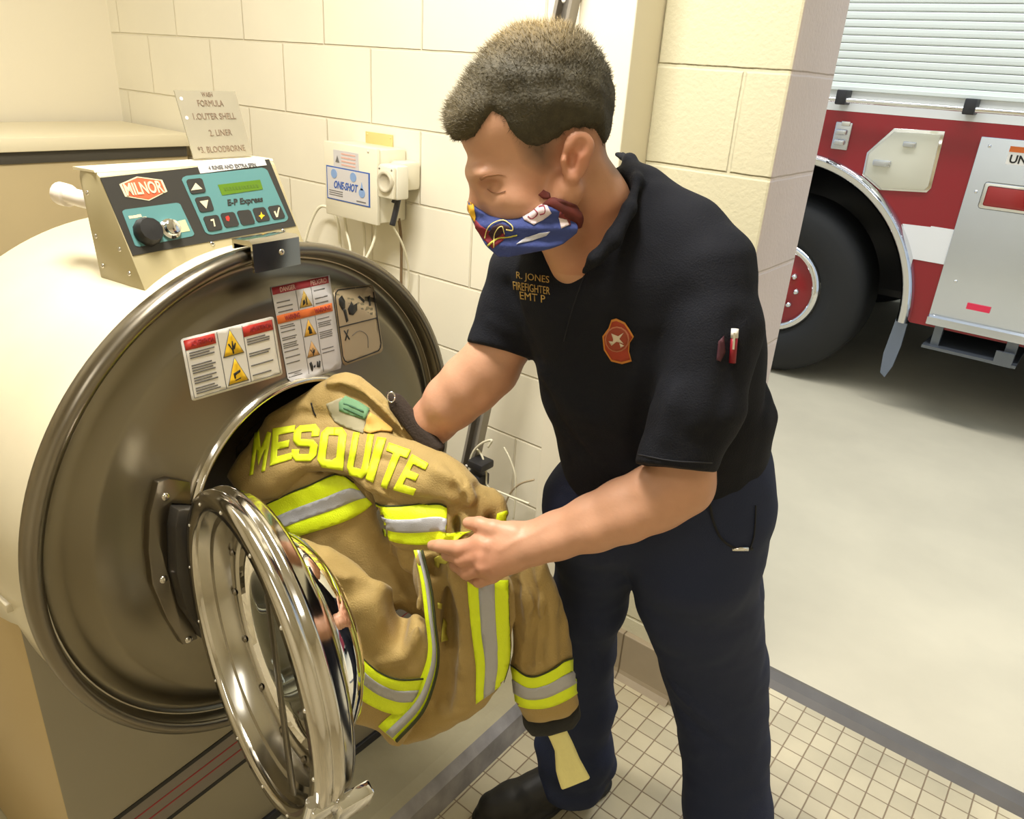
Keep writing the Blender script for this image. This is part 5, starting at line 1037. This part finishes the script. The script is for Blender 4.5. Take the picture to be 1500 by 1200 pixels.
tape([(492, 900), (508, 932), (540, 972), (578, 993), (619, 993)], [(512, 1002), (530, 1024), (560, 1040), (585, 1046), (598, 1046)], .30, .62)
def ribbon(name, A, B, ts, f0, f1, m, par, dz=0., th=.003, label=None):
    P_ = band_polys(A, B, f0, f1, 6)[0]; n_ = len(P_)//2; V = []; F_ = []
    for i in range(n_):
        t_ = np.interp(i/(n_-1), np.linspace(0, 1, len(ts)), ts)-dz
        V += [dep(*P_[i], t_), dep(*P_[-1-i], t_+.004)]
    for i in range(n_-1): F_.append([2*i, 2*i+1, 2*i+3, 2*i+2])
    o = mk(name, V, F_, m, par, label=label); md = o.modifiers.new('thick', 'SOLIDIFY'); md.thickness = th; md.offset = 0; return o
SA = [(606, 806), (616, 850), (622, 900), (627, 950), (619, 985), (600, 1020), (554, 1064)]; SB = [(618, 806), (631, 860), (637, 910), (642, 960), (636, 1000), (618, 1044), (580, 1086)]
ST = [1.192, 1.190, 1.192, 1.205, 1.222, 1.238, 1.262]
rb = ribbon('reflective_band', SA, SB, ST, 0, 1, m_hv, co_t); ribbon('silver_strip', SA, SB, ST, .42, .80, m_sil, rb, .0035, .001, label='grey reflective strip'); ribbon('edge_piping', SA, SB, ST, .96, 1.06, m_edge, rb, .0005, .003)
tape([(743, 851), (744, 880), (745, 925), (745, 965), (736, 1000), (722, 1012), (700, 1035)][0:5], [(684, 852), (687, 890), (691, 930), (697, 975), (697, 1030)], .33, .72)
tape([(750, 974), (775, 990), (800, 984), (825, 968), (840, 963)], [(757, 1032), (775, 1037), (800, 1036), (825, 1027), (848, 1013)], .34, .70)
sew('hivis_patch', cbv, [[(728, 752), (741, 748), (746, 762), (738, 772), (726, 768)]], m_hv, co_t, .0016, 4, .001)
sew('hivis_patch', cbv, [[(636, 816), (648, 812), (658, 820), (654, 826), (646, 824), (644, 832), (638, 828)]], mat('letter_worn', (214, 206, 90), .7), co_t, .0016, 4, .001)
for q in ([(640, 882), (646, 884), (645, 892), (640, 890)], [(648, 906), (653, 912), (652, 928), (656, 938), (645, 940), (646, 922)]): sew('hivis_patch', cbv, [q], mat('letter_worn', (214, 206, 90), .7), co_t, .0016, 4, .001)
# green size label and ochre flap at the collar
sew('cloth_label', cbv, [[(478, 592), (500, 583), (520, 588), (541, 604), (532, 636), (510, 628), (490, 618)]], mat('label_faded', (158, 150, 120), .8), co_t, .0016, 4, .0008)
gl = sew('size_label', cbv, [[(497, 590), (506, 581), (525, 589), (541, 600), (536, 614), (518, 610), (498, 602)]], mat('label_green', (108, 148, 108), .8), co_t, .0026, 4, .0008)
for k in range(2): sew('label_print', cbv, line_poly([(504, 592+k*6), (518, 597+k*6), (533, 604+k*6)], 1.6), mat('print_green', (66, 106, 78), .8), gl, .0036, 3, .0004)
sew('collar_flap', cbv, [[(541, 606), (556, 616), (574, 630), (572, 635), (558, 633), (542, 637), (533, 634)]], mat('flap_ochre', (206, 162, 80), .75), co_t, .0026, 4, .002)
sew('zip_pull', cbv, line_poly([(457, 590), (459, 600), (463, 610)], 2.2), m_blk, co_t, .002, 3, .001)
b = MB(); rp = dep(573, 582, 1.22); b.tube([rp+CR*.006*math.cos(a)+CU*.008*math.sin(a) for a in np.linspace(0, 6.28, 10)], .0012, 6, 3); b.build('hanger_ring', m_chr, co_t)
# lettering MESQUITE, block capitals following the yoke
GL = {'M': [[(0, 1), (0, 0), (.24, 0), (.5, .42), (.76, 0), (1, 0), (1, 1), (.76, 1), (.76, .42), (.5, .82), (.24, .42), (.24, 1)]],
 'E': [[(0, 0), (1, 0), (1, .2), (.3, .2), (.3, .4), (.8, .4), (.8, .6), (.3, .6), (.3, .8), (1, .8), (1, 1), (0, 1)]],
 'S': [[(.2, 0), (.8, 0), (1, .16), (1, .34), (.7, .34), (.7, .2), (.3, .2), (.3, .38), (.8, .42), (1, .56), (1, .84), (.8, 1), (.2, 1), (0, .84), (0, .66), (.3, .66), (.3, .8), (.7, .8), (.7, .6), (.2, .57), (0, .42), (0, .16)]],
 'U': [[(0, 0), (.3, 0), (.3, .8), (.7, .8), (.7, 0), (1, 0), (1, .84), (.8, 1), (.2, 1), (0, .84)]],
 'I': [[(0, 0), (1, 0), (1, 1), (0, 1)]], 'T': [[(0, 0), (1, 0), (1, .2), (.66, .2), (.66, 1), (.34, 1), (.34, .2), (0, .2)]]}
GL['Q'] = [[(.2, 0), (.5, 0), (.5, .2), (.3, .2), (.3, .8), (.55, .8), (.7, .72), (.7, .2), (.502, .2), (.502, 0), (.8, 0), (1, .16), (1, 1), (.2, 1), (0, .84), (0, .16)]]
LQ = [('M', [(375, 628), (398, 634), (389, 690), (366, 697)]), ('E', [(400, 628), (433, 623), (428, 673), (396, 683)]), ('S', [(432, 624), (470, 621), (463, 676), (426, 676)]), ('Q', [(472, 626), (509, 627), (503, 689), (464, 683)]), ('U', [(518, 634), (548, 638), (537, 703), (507, 694)]), ('I', [(553, 641), (566, 643), (547, 707), (536, 702)]), ('T', [(570, 649), (602, 660), (576, 720), (549, 708)]), ('E', [(604, 666), (628, 680), (606, 725), (576, 717)])]
m_let = mat('letter_yellow', (234, 248, 34), .6, noise=.06, nscale=60)
for ch, q in LQ: sew('lettering', cbv, [[Q(q, u, v) for u, v in g_] for g_ in GL[ch]], m_let, co_t, .0014, 3.5, .0005, .04)
# ================================================================== camera and light
cd = bpy.data.cameras.new('camera'); co = bpy.data.objects.new('camera', cd); COL.objects.link(co); SC.camera = co
cd.sensor_fit = 'HORIZONTAL'; cd.sensor_width = 36; cd.lens = 36*FPX/1500; cd.clip_start = .02; cd.clip_end = 60
Mx = Matrix(((CR[0], CU[0], -CF[0], CAM[0]), (CR[1], CU[1], -CF[1], CAM[1]), (CR[2], CU[2], -CF[2], CAM[2]), (0, 0, 0, 1))); co.matrix_world = Mx
def area(name, loc, sx, sy, power, col, rot=(0, 0, 0)):
    l = bpy.data.lights.new(name, 'AREA'); l.shape = 'RECTANGLE'; l.size = sx; l.size_y = sy; l.energy = power; l.color = col
    o = bpy.data.objects.new(name, l); COL.objects.link(o); o.location = loc; o.rotation_euler = rot; return o
WARM = (1., .96, .885)
area('ceiling_lamp', (-1.0, .50, 2.73), .9, .25, 50, WARM)
area('ceiling_lamp', (-.3, -1.0, 2.73), 1.2, .30, 8, WARM)
area('ceiling_lamp', (-2.6, .3, 2.73), 1.2, .30, 6, WARM)
area('bay_fill', (-.8, 3.3, 4.2), 3.5, .6, 95, (.98, .98, .97))  # added fill that brightens the bay, not a fixture hanging there
wd = bpy.data.worlds.new('sky'); SC.world = wd; wd.use_nodes = True; bg = wd.node_tree.nodes['Background']; bg.inputs['Color'].default_value = (.74, .86, 1., 1); bg.inputs['Strength'].default_value = .62
SC.view_settings.view_transform = 'Standard'; SC.view_settings.look = 'None'; SC.view_settings.gamma = 1; SC.view_settings.use_curve_mapping = False; SC.view_settings.exposure = .36
